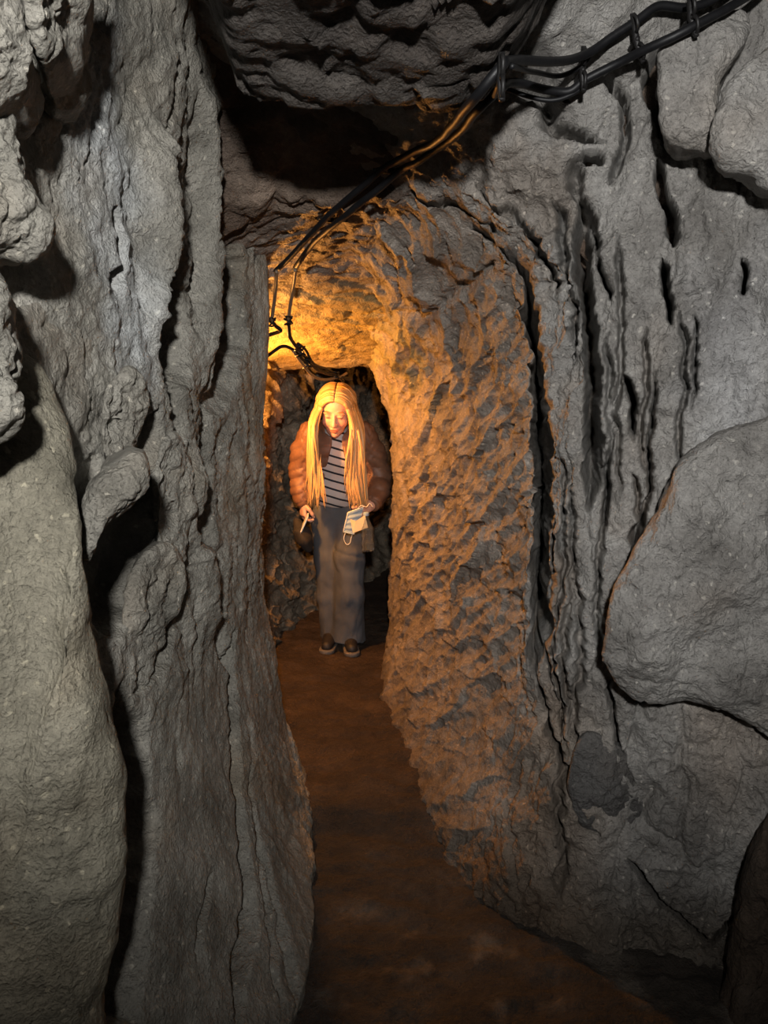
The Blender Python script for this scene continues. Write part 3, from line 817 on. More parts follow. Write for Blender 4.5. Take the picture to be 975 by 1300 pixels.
# ------------------------------------------------------------------ the stooping woman
class Field:
    """signed distance field on a grid, meshed with surface nets into one continuous skin"""
    def __init__(self, lo, hi, step):
        self.lo = np.array(lo, float); self.step = step
        self.ax = [np.arange(lo[k], hi[k] + step, step) for k in range(3)]
        self.F = np.full([len(a) for a in self.ax], 0.08, np.float32)
    def window(self, lo, hi, pad):
        return tuple(slice(max(0, int((lo[k] - pad - self.lo[k]) / self.step)), int((hi[k] + pad - self.lo[k]) / self.step) + 2) for k in range(3))
    def coords(self, sl):
        return np.meshgrid(*[self.ax[k][sl[k]] for k in range(3)], indexing='ij')
    def mixin(self, fn, lo, hi, k=0.015, cut=False):
        sl = self.window(lo, hi, 0.03 + k)
        if any(s.stop <= s.start for s in sl): return
        X, Y, Z = self.coords(sl)
        d = fn(X, Y, Z).astype(np.float32); f = self.F[sl]
        if cut: d = -d; f = -f; d = -d
        if cut:
            a, b = -self.F[sl], fn(X, Y, Z)
            h = np.clip(0.5 + 0.5 * (b - a) / k, 0, 1)
            self.F[sl] = -(b * (1 - h) + a * h - k * h * (1 - h))
        else:
            h = np.clip(0.5 + 0.5 * (d - f) / k, 0, 1)
            self.F[sl] = d * (1 - h) + f * h - k * h * (1 - h)
    def cone(self, a, b, ra, rb, k=0.015, cut=False, flat=None):
        a, b = np.array(a, float), np.array(b, float)
        ab = b - a; l2 = max((ab ** 2).sum(), 1e-9)
        def fn(X, Y, Z):
            px, py, pz = X - a[0], Y - a[1], Z - a[2]
            t = np.clip((px * ab[0] + py * ab[1] + pz * ab[2]) / l2, 0, 1)
            return np.sqrt((px - t * ab[0]) ** 2 + (py - t * ab[1]) ** 2 + (pz - t * ab[2]) ** 2) - (ra + (rb - ra) * t)
        r = max(ra, rb)
        self.mixin(fn, np.minimum(a, b) - r, np.maximum(a, b) + r, k, cut)
    def chain(self, pts, rad, k=0.012):
        for i in range(len(pts) - 1):
            self.cone(pts[i], pts[i + 1], rad[i], rad[i + 1], k)
    def ell(self, c, r, k=0.015, cut=False, M=None):
        c, r = np.array(c, float), np.array(r, float)
        if M is not None: r = r * HS
        def fn(X, Y, Z):
            p = np.stack([X - c[0], Y - c[1], Z - c[2]], -1)
            if M is not None: p = p @ M
            q = np.linalg.norm(p / r, axis=-1)
            q2 = np.linalg.norm(p / (r * r), axis=-1)
            return q * (q - 1) / np.maximum(q2, 1e-6)
        m = r.max()
        self.mixin(fn, c - m, c + m, k, cut)
    def mesh(self):
        F = self.F; s = F < 0
        n = np.array(F.shape)
        acc = np.zeros(tuple(n - 1) + (3,), np.float32); cnt = np.zeros(tuple(n - 1), np.float32)
        def sub(A, o): return A[o[0]:n[0] - 1 + o[0], o[1]:n[1] - 1 + o[1], o[2]:n[2] - 1 + o[2]]
        for axis in range(3):
            oth = [k for k in range(3) if k != axis]
            for i in (0, 1):
                for j in (0, 1):
                    o0 = [0, 0, 0]; o0[oth[0]] = i; o0[oth[1]] = j
                    o1 = list(o0); o1[axis] = 1
                    f0, f1 = sub(F, o0), sub(F, o1)
                    m = (f0 < 0) != (f1 < 0)
                    t = np.where(m, f0 / np.where(m, f0 - f1, 1), 0)
                    for k in range(3):
                        acc[..., k] += np.where(m, o0[k] + (t if k == axis else 0), 0)
                    cnt += m
        act = cnt > 0
        idx = np.full(act.shape, -1, np.int64); idx[act] = np.arange(act.sum())
        cells = np.argwhere(act)
        V = self.lo + (cells + acc[act] / cnt[act][:, None]) * self.step
        quads = []
        for axis in range(3):
            o1, o2 = [(1, 2), (2, 0), (0, 1)][axis]
            a0 = [slice(1, n[k] - 1) for k in range(3)]; a0[axis] = slice(0, n[axis] - 1)
            a1 = list(a0); a1[axis] = slice(1, n[axis])
            s0, s1 = s[tuple(a0)], s[tuple(a1)]
            ch = np.argwhere(s0 != s1)
            if not len(ch): continue
            inside = s0[tuple(ch.T)]
            base = ch + np.array([a0[k].start for k in range(3)])
            def cell(d1, d2):
                q = base.copy(); q[:, o1] -= d1; q[:, o2] -= d2
                return idx[tuple(q.T)]
            Q = np.stack([cell(1, 1), cell(0, 1), cell(0, 0), cell(1, 0)], -1)
            Q[~inside] = Q[~inside][:, ::-1]
            quads.append(Q)
        return V, np.vstack(quads)

WX, WY = -0.272, 4.36
m_ = np.hypot(FP[..., 0] - WX - 0.02, FP[..., 1] - WY + 0.06) < 0.14
WZ = float(FP[..., 2][m_].mean())
woman = bpy.data.objects.new('person', None); COL.objects.link(woman)
woman.location = (WX, WY, WZ)
woman['label'] = 'stooping woman with very long blond hair, brown padded jacket, striped shirt and wide grey jeans'
woman['category'] = 'person'

# head frame: tipped forward, turned slightly
TH = math.radians(24); TZ = math.radians(-4)
hf = np.array([math.sin(TZ) * math.cos(TH), -math.cos(TZ) * math.cos(TH), -math.sin(TH)])
hu = np.array([0.03, -math.sin(TH), math.cos(TH)]); hu -= hf * (hu @ hf); hu /= np.linalg.norm(hu)
hx = np.cross(hu, hf); hx = hx if hx[0] > 0 else -hx
HC = np.array([0.012, -0.155, 1.385]); HS = 1.11
HM = np.stack([hx, hf, hu], -1)                 # columns: right, forward, up
def hp(x, f, u): return HC + (hx * x + hf * f + hu * u) * HS

# hands: wrist, palm, fingers
RH_W = np.array([-0.190, -0.035, 0.870])        # her right hand, hanging, pinching cap and phone
LH_W = np.array([0.205, -0.150, 0.868])         # her left hand, brought forward, pinching mask, card, bottle

SKIN_STEP = 0.0055
bf = Field((-0.34, -0.36, 0.02), (0.36, 0.24, 1.58), SKIN_STEP)
# trunk and limbs (under the clothes, one skin)
bf.ell((0.0, 0.07, 0.84), (0.145, 0.105, 0.12), 0.03)
bf.ell((0.0, 0.045, 1.0), (0.12, 0.09, 0.16), 0.04)
bf.ell((0.005, -0.01, 1.17), (0.145, 0.10, 0.15), 0.04)
bf.cone((-0.15, -0.02, 1.255), (0.165, -0.02, 1.25), 0.05, 0.05, 0.03)
bf.chain([(-0.150, -0.02, 1.24), (-0.205, 0.015, 1.04), RH_W], [0.048, 0.038, 0.025], 0.02)
bf.chain([(0.165, -0.02, 1.235), (0.245, 0.035, 1.0), LH_W], [0.048, 0.038, 0.025], 0.02)
bf.chain([(-0.065, 0.06, 0.80), (-0.05, 0.03, 0.45), (-0.035, 0.06, 0.09)], [0.08, 0.055, 0.036], 0.03)
bf.chain([(0.08, 0.04, 0.80), (0.075, -0.04, 0.46), (0.065, 0.01, 0.09)], [0.08, 0.055, 0.036], 0.03)
bf.cone((-0.035, 0.06, 0.07), (-0.045, -0.09, 0.040), 0.028, 0.020, 0.02)
bf.cone((0.065, 0.01, 0.07), (0.075, -0.13, 0.040), 0.028, 0.020, 0.02)
# neck and head
bf.cone((0.005, -0.055, 1.25), hp(0, -0.03, -0.07), 0.054, 0.050, 0.02)
bf.ell(hp(0, -0.012, 0.030), (0.073, 0.094, 0.082), 0.02, M=HM)
bf.ell(hp(0, 0.028, -0.030), (0.058, 0.062, 0.072), 0.02, M=HM)
bf.ell(hp(0, 0.045, -0.075), (0.040, 0.036, 0.032), 0.02, M=HM)
bf.ell(hp(0, 0.070, -0.094), (0.019, 0.016, 0.016), 0.015, M=HM)
for sx in (-1, 1):
    bf.ell(hp(sx * 0.036, 0.058, -0.030), (0.024, 0.026, 0.026), 0.02, M=HM)        # cheeks
    bf.ell(hp(sx * 0.031, 0.094, 0.012), (0.017, 0.012, 0.012), 0.012, cut=True, M=HM)   # eye sockets
    bf.ell(hp(sx * 0.031, 0.075, 0.009), (0.0155, 0.0135, 0.0125), 0.004, M=HM)   # lowered lids
    bf.ell(hp(sx * 0.032, 0.080, 0.026), (0.022, 0.010, 0.007), 0.010, M=HM)      # brow
    bf.ell(hp(sx * 0.074, -0.012, -0.005), (0.010, 0.018, 0.030), 0.006, M=HM)    # ears
bf.cone(hp(0, 0.086, 0.014), hp(0, 0.108, -0.028), 0.0075, 0.0115, 0.010)
for sx in (-1, 1): bf.ell(hp(sx * 0.011, 0.098, -0.032), (0.008, 0.009, 0.007), 0.006, M=HM)
bf.ell(hp(0, 0.088, -0.057), (0.022, 0.011, 0.0055), 0.006, M=HM)
bf.ell(hp(0, 0.086, -0.069), (0.019, 0.011, 0.0065), 0.006, M=HM)
bf.ell(hp(0, 0.103, -0.0630), (0.021, 0.010, 0.0030), 0.004, cut=True, M=HM)
# her right hand: palm faces the thigh, fingers hang and curl round the cap brim
def hand(W, down, out, front, curl, spread=1.0):
    """down: wrist to knuckles; out: across the palm to the thumb side; front: palm normal"""
    down, out, front = [np.array(v, float) / np.linalg.norm(v) for v in (down, out, front)]
    K = W + down * 0.075
    bf.cone(W - down * 0.02, W + down * 0.02, 0.026, 0.024, 0.01)
    for t in (-0.024, -0.008, 0.008, 0.024):
        bf.cone(W + down * 0.015 + out * t * 0.7, K + out * t, 0.0145, 0.0125, 0.010)
    tips = []
    for i, (t, L) in enumerate([(0.027, 0.068), (0.009, 0.076), (-0.009, 0.071), (-0.026, 0.056)]):
        p = K + out * t; a = curl[i]; seg = [0.45, 0.32, 0.23]; r = [0.0092, 0.0085, 0.0078, 0.0066]
        ang = 0.25 * a; pts = [p]
        for q in range(3):
            dirn = down * math.cos(ang) + front * math.sin(ang) + out * 0.06 * (1.5 - i) * spread
            pts.append(pts[-1] + dirn * L * seg[q]); ang += 0.55 * a
        bf.chain(pts, r, 0.004); tips.append(pts[-1])
    p0 = W + down * 0.022 + out * 0.024 + front * 0.006
    p1 = p0 + (down * 0.62 + out * 0.60 + front * 0.35) * 0.036
    p2 = p1 + (down * 0.85 + out * 0.05 + front * 0.55) * 0.030
    p3 = p2 + (down * 0.80 - out * 0.25 + front * 0.50) * 0.024
    bf.chain([p0, p1, p2, p3], [0.014, 0.0110, 0.0098, 0.0080], 0.007); tips.append(p3)
    return tips, K
tipsR, KR = hand(RH_W, (0.04, -0.10, -1.0), (0.45, -0.9, 0.05), (0.9, 0.45, -0.05), [1.5, 1.6, 1.7, 1.7])
tipsL, KL = hand(LH_W, (-0.66, -0.70, -0.28), (-0.25, -0.25, 1.0), (-0.60, 0.65, -0.15), [1.5, 1.7, 1.9, 2.0])
V, Q = bf.mesh()
# skin tone: lips, brows and lashes
rel = (V - HC) @ HM / HS
col = np.ones((len(V), 3))
def tone(c, r, rgb, soft=0.4):
    q = np.linalg.norm((rel - np.array(c)) / np.array(r), axis=1)
    m = sstep(1 + soft, 1 - soft, q)[:, None]
    col[:] = col * (1 - m) + m * np.array(rgb)
tone((0, 0.094, -0.063), (0.023, 0.018, 0.012), (0.82, 0.42, 0.40))
for sx in (-1, 1):
    tone((sx * 0.032, 0.086, 0.030), (0.021, 0.02, 0.0045), (0.50, 0.36, 0.26))
    tone((sx * 0.031, 0.086, 0.001), (0.015, 0.012, 0.0035), (0.28, 0.18, 0.14))
    tone((sx * 0.036, 0.085, -0.03), (0.02, 0.03, 0.02), (1.0, 0.80, 0.76), 0.8)
SKIN, nt, b, N, L = new_mat('skin')
ca = N('ShaderNodeVertexColor'); ca.layer_name = 'tint'
mx = N('ShaderNodeMix'); mx.data_type = 'RGBA'; mx.blend_type = 'MULTIPLY'; mx.inputs['Factor'].default_value = 1
mx.inputs['A'].default_value = (0.58, 0.35, 0.27, 1); L(ca.outputs['Color'], mx.inputs['B']); L(mx.outputs['Result'], b.inputs['Base Color'])
b.inputs['Roughness'].default_value = 0.45; b.inputs['Subsurface Weight'].default_value = 0.12; b.inputs['Subsurface Radius'].default_value = (0.012, 0.005, 0.003)
body = link('body', mesh_from('body', V, Q, True, col), SKIN, woman)

# jeans: wide legs over the shoes
JEANS, nt, b, N, L = new_mat('washed_denim')
tc = N('ShaderNodeTexCoord')
n1 = N('ShaderNodeTexNoise'); n1.inputs['Scale'].default_value = 7; n1.inputs['Detail'].default_value = 5; L(tc.outputs['Object'], n1.inputs['Vector'])
rp = N('ShaderNodeValToRGB'); rp.color_ramp.elements[0].position = 0.3; rp.color_ramp.elements[0].color = (0.050, 0.056, 0.068, 1)
rp.color_ramp.elements[1].position = 0.75; rp.color_ramp.elements[1].color = (0.112, 0.118, 0.128, 1)
L(n1.outputs['Fac'], rp.inputs['Fac'])
wv = N('ShaderNodeTexWave'); wv.inputs['Scale'].default_value = 260; wv.bands_direction = 'DIAGONAL'; L(tc.outputs['Object'], wv.inputs['Vector'])
bm_ = N('ShaderNodeBump'); bm_.inputs['Strength'].default_value = 0.15; bm_.inputs['Distance'].default_value = 0.001; L(wv.outputs['Fac'], bm_.inputs['Height'])
L(bm_.outputs['Normal'], b.inputs['Normal']); L(rp.outputs['Color'], b.inputs['Base Color']); b.inputs['Roughness'].default_value = 0.85
jf = Field((-0.24, -0.26, 0.0), (0.26, 0.26, 0.98), 0.0066)
jf.ell((0.0, 0.065, 0.84), (0.155, 0.118, 0.115), 0.03)
jf.chain([(-0.066, 0.055, 0.80), (-0.056, 0.03, 0.52), (-0.048, 0.035, 0.30), (-0.030, 0.045, 0.055)], [0.092, 0.078, 0.074, 0.080], 0.03)
jf.chain([(0.080, 0.035, 0.80), (0.072, -0.045, 0.55), (0.070, -0.040, 0.33), (0.062, -0.010, 0.050)], [0.094, 0.086, 0.086, 0.102], 0.03)
X, Y, Z = np.meshgrid(*jf.ax, indexing='ij')
PP = np.stack([X, Y, Z], -1)
jf.F += (0.006 * perlin(PP * np.array([16, 16, 7])) + 0.004 * ridged(PP * np.array([22, 22, 9]) + 3, 1) * sstep(0.75, 0.4, Z)).astype(np.float32)
# knee crease and hem
jf.F += (0.006 * np.exp(-((Z - 0.575 + 0.25 * (X - 0.07)) / 0.012) ** 2) * (X > -0.01)).astype(np.float32)
jf.F = np.maximum(jf.F, 0.030 - Z + 0.012 * (Y < -0.05) * 1.0)
jf.F = np.maximum(jf.F, Z - 0.955)
del PP
V, Q = jf.mesh()
jeans = link('jeans', mesh_from('jeans', V, Q), JEANS, woman)
SEAM = simple_mat('jeans_seam', (0.16, 0.19, 0.24), 0.8, 0.3, 80)

# striped shirt
STRIPE, nt, b, N, L = new_mat('striped_cotton')
tc = N('ShaderNodeTexCoord'); sp = N('ShaderNodeSeparateXYZ'); L(tc.outputs['Object'], sp.inputs[0])
def mth(op, a, b_=None):
    m = N('ShaderNodeMath'); m.operation = op
    for i, q in enumerate((a, b_)):
        if q is None: continue
        if isinstance(q, (int, float)): m.inputs[i].default_value = q
        else: L(q, m.inputs[i])
    return m.outputs[0]
ax_ = mth('MULTIPLY', sp.outputs['X'], 0.30)
zz = mth('ADD', sp.outputs['Z'], ax_)
fr = mth('FRACT', mth('MULTIPLY', zz, 1 / 0.047))
msk = mth('LESS_THAN', fr, 0.24)
mx = N('ShaderNodeMix'); mx.data_type = 'RGBA'; L(msk, mx.inputs['Factor'])
mx.inputs['A'].default_value = (0.52, 0.48, 0.46, 1); mx.inputs['B'].default_value = (0.012, 0.014, 0.022, 1)
L(mx.outputs['Result'], b.inputs['Base Color']); b.inputs['Roughness'].default_value = 0.9
sf = Field((-0.22, -0.26, 0.80), (0.24, 0.22, 1.34), 0.005)
sf.ell((0.0, 0.015, 0.94), (0.152, 0.128, 0.14), 0.04)
sf.ell((0.0, -0.025, 1.14), (0.155, 0.118, 0.17), 0.05)
sf.cone((0.004, -0.06, 1.24), (0.006, -0.08, 1.285), 0.062, 0.058, 0.03)
X, Y, Z = np.meshgrid(*sf.ax, indexing='ij')
sf.F += (0.005 * perlin(np.stack([X, Y, Z], -1) * np.array([18, 18, 8]))).astype(np.float32)
sf.F = np.maximum(sf.F, 0.835 + 0.25 * np.abs(X - 0.01) ** 1.2 - Z)
V, Q = sf.mesh()
shirt = link('shirt', mesh_from('shirt', V, Q), STRIPE, woman)

# padded jacket, open at the front
JACKET = simple_mat('brown_padded_nylon', (0.20, 0.098, 0.055), 0.55, 0.25, 25, 0.3, color2=(0.14, 0.068, 0.040))
kf = Field((-0.36, -0.30, 0.76), (0.38, 0.28, 1.40), 0.0064)
kf.ell((0.005, 0.035, 0.97), (0.195, 0.145, 0.17), 0.05)
kf.ell((0.005, -0.005, 1.17), (0.195, 0.145, 0.17), 0.05)
kf.cone((0.004, -0.05, 1.24), (0.006, -0.085, 1.315), 0.085, 0.078, 0.03)
kf.chain([(-0.135, -0.02, 1.250), (-0.182, 0.0, 1.15), (-0.206, 0.015, 1.04), (-0.200, -0.01, 0.93), (-0.192, -0.03, 0.880)], [0.074, 0.068, 0.062, 0.056, 0.046], 0.03)
kf.chain([(0.150, -0.02, 1.245), (0.205, 0.01, 1.13), (0.245, 0.035, 1.01), (0.240, -0.05, 0.93), (0.218, -0.125, 0.885)], [0.076, 0.072, 0.066, 0.060, 0.048], 0.03)
X, Y, Z = np.meshgrid(*kf.ax, indexing='ij')
PP = np.stack([X, Y, Z], -1)
arm = np.maximum(sstep(-0.13, -0.19, X), sstep(0.15, 0.21, X))
quilt = np.abs(np.sin(math.pi * (Z + 0.02 * perlin(PP * 6) + 0.25 * np.abs(X) * arm) / (0.075 - 0.022 * arm)))
kf.F -= (0.0085 * np.sqrt(quilt) - 0.003 + 0.005 * perlin(PP * 16)).astype(np.float32)
# collar ring hollow and front opening
kf.cone((0.004, -0.09, 1.262), (0.008, -0.13, 1.37), 0.060, 0.075, 0.01, cut=True)
gap = np.abs(X - 0.012 + 0.02 * (1.1 - Z)) - (0.028 + 0.22 * np.clip(1.20 - Z, 0, 0.4) + 0.5 * np.clip(Z - 1.24, 0, 0.1))
kf.F = np.maximum(kf.F, -np.maximum(gap, Y + 0.0))
hem = 0.842 - Z
kf.F = np.maximum(kf.F, np.where(np.abs(X) < 0.165, hem, -1))
del PP
V, Q = kf.mesh()
jacket = link('jacket', mesh_from('jacket', V, Q), JACKET, woman)
for nm, W, dn in (('cuff', RH_W, (0.04, -0.12, -1.0)), ('cuff', LH_W, (-0.45, -0.8, -0.40))):
    dn = np.array(dn) / np.linalg.norm(dn)
    c = W + dn * 0.002
    path = np.stack([c - dn * 0.022, c - dn * 0.014, c, c + dn * 0.006])
    v, f = tube(path, [0.040, 0.046, 0.044, 0.036], 20)
    link(nm, mesh_from(nm, v, f), JACKET, jacket)
ZIP = simple_mat('zip_tape', (0.03, 0.022, 0.018), 0.5, 0.3, 200, 0.3)

# shoes
SHOE = simple_mat('dark_shoe_canvas', (0.022, 0.018, 0.017), 0.6, 0.4, 60, 0.3)
SOLE = simple_mat('worn_grey_sole', (0.16, 0.14, 0.125), 0.7, 0.4, 50, 0.2)
for (hx_, hy_, tx_, ty_) in ((-0.034, 0.075, -0.058, -0.118), (0.064, 0.03, 0.088, -0.158)):
    f_ = Field((-0.14, -0.26, 0.0), (0.18, 0.16, 0.14), 0.005)
    f_.cone((hx_, hy_, 0.055), (hx_ * .6 + tx_ * .4, hy_ * .6 + ty_ * .4, 0.052), 0.038, 0.040, 0.02)
    f_.cone((hx_ * .5 + tx_ * .5, hy_ * .5 + ty_ * .5, 0.048), (tx_, ty_, 0.036), 0.041, 0.033, 0.02)
    f_.F = np.maximum(f_.F, (0.014 - f_.ax[2])[None, None, :])
    V, Q = f_.mesh(); so = link('shoe', mesh_from('shoe', V, Q), SHOE, woman)
    f_ = Field((-0.14, -0.26, -0.02), (0.18, 0.16, 0.06), 0.005)
    f_.cone((hx_, hy_, 0.014), (tx_, ty_, 0.014), 0.044, 0.046, 0.02)
    f_.F = np.maximum(f_.F, np.abs(f_.ax[2] - 0.011)[None, None, :] - 0.013)
    V, Q = f_.mesh(); link('sole', mesh_from('sole', V, Q), SOLE, so)

# long straight hair, parted in the middle, hanging forward on both sides of the face
HAIR, nt, b, N, L = new_mat('golden_hair')
ca = N('ShaderNodeVertexColor'); ca.layer_name = 'tint'
mx = N('ShaderNodeMix'); mx.data_type = 'RGBA'; mx.blend_type = 'MULTIPLY'; mx.inputs['Factor'].default_value = 1
mx.inputs['A'].default_value = (0.56, 0.36, 0.17, 1); L(ca.outputs['Color'], mx.inputs['B']); L(mx.outputs['Result'], b.inputs['Base Color'])
b.inputs['Roughness'].default_value = 0.42; b.inputs['Specular IOR Level'].default_value = 0.5
rs = np.random.RandomState(11)
HV, HFc, HCol, off = [], [], [], 0
R0 = np.array([0.079, 0.100, 0.089])
def scalp(phi, side, fa, lift):
    """point on the skull: phi from the parting (0) round the side; fa front (+) to back (-)"""
    cf = math.cos(fa)
    return hp(side * R0[0] * lift * math.sin(phi) * cf, -0.012 + R0[1] * lift * math.sin(fa), 0.030 + R0[2] * lift * math.cos(phi) * cf)
def add_lock(path, rad, flat, tintc):
    global off
    v, f = tube(path, rad, 6, flat=flat, twist=rs.rand() * 3)
    HV.append(v); HFc.extend([tuple(i + off for i in q) for q in f]); off += len(v)
    HCol.append(np.ones((len(v), 3)) * tintc)
for side in (-1, 1):
    for i in range(165):
        fa = rs.uniform(-1.15, 0.93)                    # root along the parting
        lift = 1.01 + 0.09 * rs.rand()
        turn = math.radians(88 if fa > 0.1 else 96)
        top = [scalp(p, side, fa * (1 - 0.25 * p / turn), lift + 0.05 * math.sin(p)) for p in np.linspace(0.03, turn, 6)]
        q = top[-1]
        depth = np.clip((fa + 1.15) / 2.08, 0, 1)       # 1 = front locks
        # where the lock hangs: front locks nearer the viewer and the face
        ex = side * (0.050 + 0.062 * rs.rand() + 0.03 * (1 - depth)) + (0.012 if side > 0 else -0.022)
        ey = -0.255 + 0.09 * (1 - depth) + rs.uniform(-0.02, 0.02)
        ez = rs.uniform(0.86, 1.02) + (0.01 if side > 0 else 0)
        if side > 0 and rs.rand() < 0.35:               # wisps swept towards the hand
            ex = 0.10 + 0.09 * rs.rand(); ez = 0.865 + 0.03 * rs.rand(); ey = -0.25
        fwd = np.array([0.0, -0.045 * (0.4 + depth), 0])
        mids = [q * 0.62 + np.array([ex, ey, ez]) * 0.38 + fwd * 0.9 + np.array([side * 0.018, 0, 0.06]),
                q * 0.30 + np.array([ex, ey, ez]) * 0.70 + fwd * 0.6 + np.array([side * 0.012 * rs.rand(), 0, 0.02])]
        pts = top + [m + rs.uniform(-0.006, 0.006, 3) for m in mids] + [np.array([ex, ey, ez])]
        path = catmull(pts, 24)
        path[9:] += 0.004 * np.stack([np.sin(np.linspace(0, 5, 15) + rs.rand() * 6)] * 2 + [np.zeros(15)], -1)
        t = np.linspace(0, 1, 24)
        r0 = rs.uniform(0.008, 0.0145)
        rad = r0 * (0.5 + 0.5 * sstep(0, 0.15, t)) * (1 - 0.82 * sstep(0.62, 1.0, t))
        sh = rs.uniform(0.72, 1.12)
        add_lock(path, rad, 0.5, np.array([sh, sh * rs.uniform(0.94, 1.0), sh * rs.uniform(0.85, 1.0)]))
# loose fine strands at the ends and over the open jacket
for i in range(40):
    side = -1 if rs.rand() < 0.5 else 1
    x0 = side * rs.uniform(0.06, 0.11); z0 = rs.uniform(1.05, 1.2); x1 = x0 + rs.uniform(-0.03, 0.035) + (0.03 if side > 0 else 0)
    path = catmull([(x0, -0.262, z0), ((x0 + x1) / 2, -0.28, z0 - 0.12), (x1, -0.272, rs.uniform(0.86, 0.93))], 14)
    add_lock(path, 0.0026 * np.sin(np.linspace(0.15, 3.0, 14)) + 0.0003, 0.6, np.array([1.05, 1.0, 0.9]) * rs.uniform(0.8, 1.15))
me = mesh_from('hair', np.vstack(HV), HFc, True, np.vstack(HCol))
hair = link('hair', me, HAIR, woman)
# scalp cap of hair beneath the locks
cf_ = Field((-0.14, -0.34, 1.20), (0.16, 0.04, 1.58), 0.005)
cf_.ell(hp(0, -0.020, 0.030), (0.0765, 0.093, 0.0865), 0.01, M=HM)
cf_.ell(hp(0, -0.030, -0.03), (0.074, 0.075, 0.085), 0.03, M=HM)
cf_.ell(hp(0, 0.085, -0.035), (0.058, 0.055, 0.098), 0.01, cut=True, M=HM)
V, Q = cf_.mesh()
link('hair_crown', mesh_from('hair_crown', V, Q, True, np.ones((len(V), 3)) * 0.72), HAIR, hair)

# ------------------------------------------------------------------ what she holds
O = np.array([WX, WY, WZ])
def thing(name, loc, label, cat):
    e = bpy.data.objects.new(name, None); COL.objects.link(e); e.location = loc
    e['label'] = label; e['category'] = cat
    return e
def plate(poly, n, thick):
    """thin solid sheet: polygon of 3D points extruded along n"""
    poly = np.array(poly, float); n = np.array(n, float); n /= np.linalg.norm(n)
    k = len(poly)
    V = np.vstack([poly - n * thick / 2, poly + n * thick / 2])
    f = [tuple(range(k))[::-1], tuple(range(k, 2 * k))] + [(i, (i + 1) % k, k + (i + 1) % k, k + i) for i in range(k)]
    return V, f
# cap in her right hand, held by the brim, crown hanging down
CAPM = simple_mat('dark_cap_cotton', (0.020, 0.017, 0.016), 0.85, 0.4, 40, 0.4)
capo = thing('cap', O + np.array([-0.195, -0.070, 0.70]), 'dark cloth cap dangling from the hand beside the thigh', 'cap')
th = np.linspace(0, 2 * math.pi, 36, endpoint=False); ph = np.linspace(0.03, math.pi / 2, 16)
P = np.stack([0.050 * np.sin(ph)[None] * np.cos(th)[:, None], 0.078 * np.sin(ph)[None] * np.sin(th)[:, None], -0.120 * np.cos(ph)[None] + 0 * th[:, None]], -1)
P2 = P[:, ::-1] * 0.965
shell = np.concatenate([P, P2], 1)
shell = shell * (1 + 0.14 * perlin(shell * 18)[..., None])
rot = np.array(Matrix.Rotation(math.radians(-24), 3, 'Y') @ Matrix.Rotation(math.radians(-30), 3, 'X'))
sh = shell @ rot.T
link('crown', mesh_from('crown', sh, grid_faces(36, 32, True)), CAPM, capo)
ang = np.linspace(-0.9, 0.9, 15); rr = np.linspace(0, 1, 6)
brim = []
for a_ in ang:
    for r_ in rr:
        brim.append((math.sin(a_) * (0.050 - 0.018 * r_), -math.cos(a_) * 0.076 + 0.02 * r_, -0.01 + 0.085 * r_ * math.cos(a_ * 0.9)))
brim = np.array(brim) @ rot.T
gf = grid_faces(15, 6)
nb = len(brim)
back = brim + np.array([0, 0.004, 0.0])
edge = []
gi = np.arange(nb).reshape(15, 6)
ring = list(gi[:, 0]) + list(gi[-1, 1:]) + list(gi[::-1, -1][1:]) + list(gi[0, ::-1][1:-1])
edge = [(ring[i], ring[(i + 1) % len(ring)], nb + ring[(i + 1) % len(ring)], nb + ring[i]) for i in range(len(ring))]
fc = [tuple(map(int, q)) for q in gf] + [tuple(int(i) + nb for i in q[::-1]) for q in gf] + [tuple(map(int, q)) for q in edge]
link('brim', mesh_from('brim', np.vstack([brim, back]), fc), CAPM, capo)
v, f = tube(np.array([[0, 0, -0.112], [0, 0, -0.104]]) @ rot.T, [0.006, 0.008], 10); link('button', mesh_from('button', v, f), CAPM, capo)
# phone seen edge-on
PHONE = simple_mat('pale_phone_shell', (0.75, 0.74, 0.72), 0.3, 0.05, 20)
GLASSB = simple_mat('black_phone_glass', (0.01, 0.01, 0.012), 0.15, 0.1, 20)
pm = thing('phone', O + np.array([-0.176, -0.125, 0.755]), 'slim pale-edged phone held on edge above the dark cap', 'phone')
def rbox(sx, sy, sz, r=0.006):
    import bmesh
    bm = bmesh.new(); bmesh.ops.create_cube(bm, size=1.0)
    for v_ in bm.verts: v_.co = Vector((v_.co.x * sx, v_.co.y * sy, v_.co.z * sz))
    bmesh.ops.bevel(bm, geom=bm.edges[:], offset=r, segments=3, affect='EDGES')
    me_ = bpy.data.meshes.new('box'); bm.to_mesh(me_); bm.free()
    return me_
me = rbox(0.009, 0.066, 0.125, 0.004); me.name = 'case'; me.materials.append(PHONE); a = link('case', me, None, pm)
me = rbox(0.001, 0.060, 0.118, 0.0004); me.name = 'screen'; me.materials.append(GLASSB); s_ = link('screen', me, None, pm); s_.location = (0.0048, 0, 0)
pm.rotation_euler = (0.2, math.radians(24), math.radians(8))
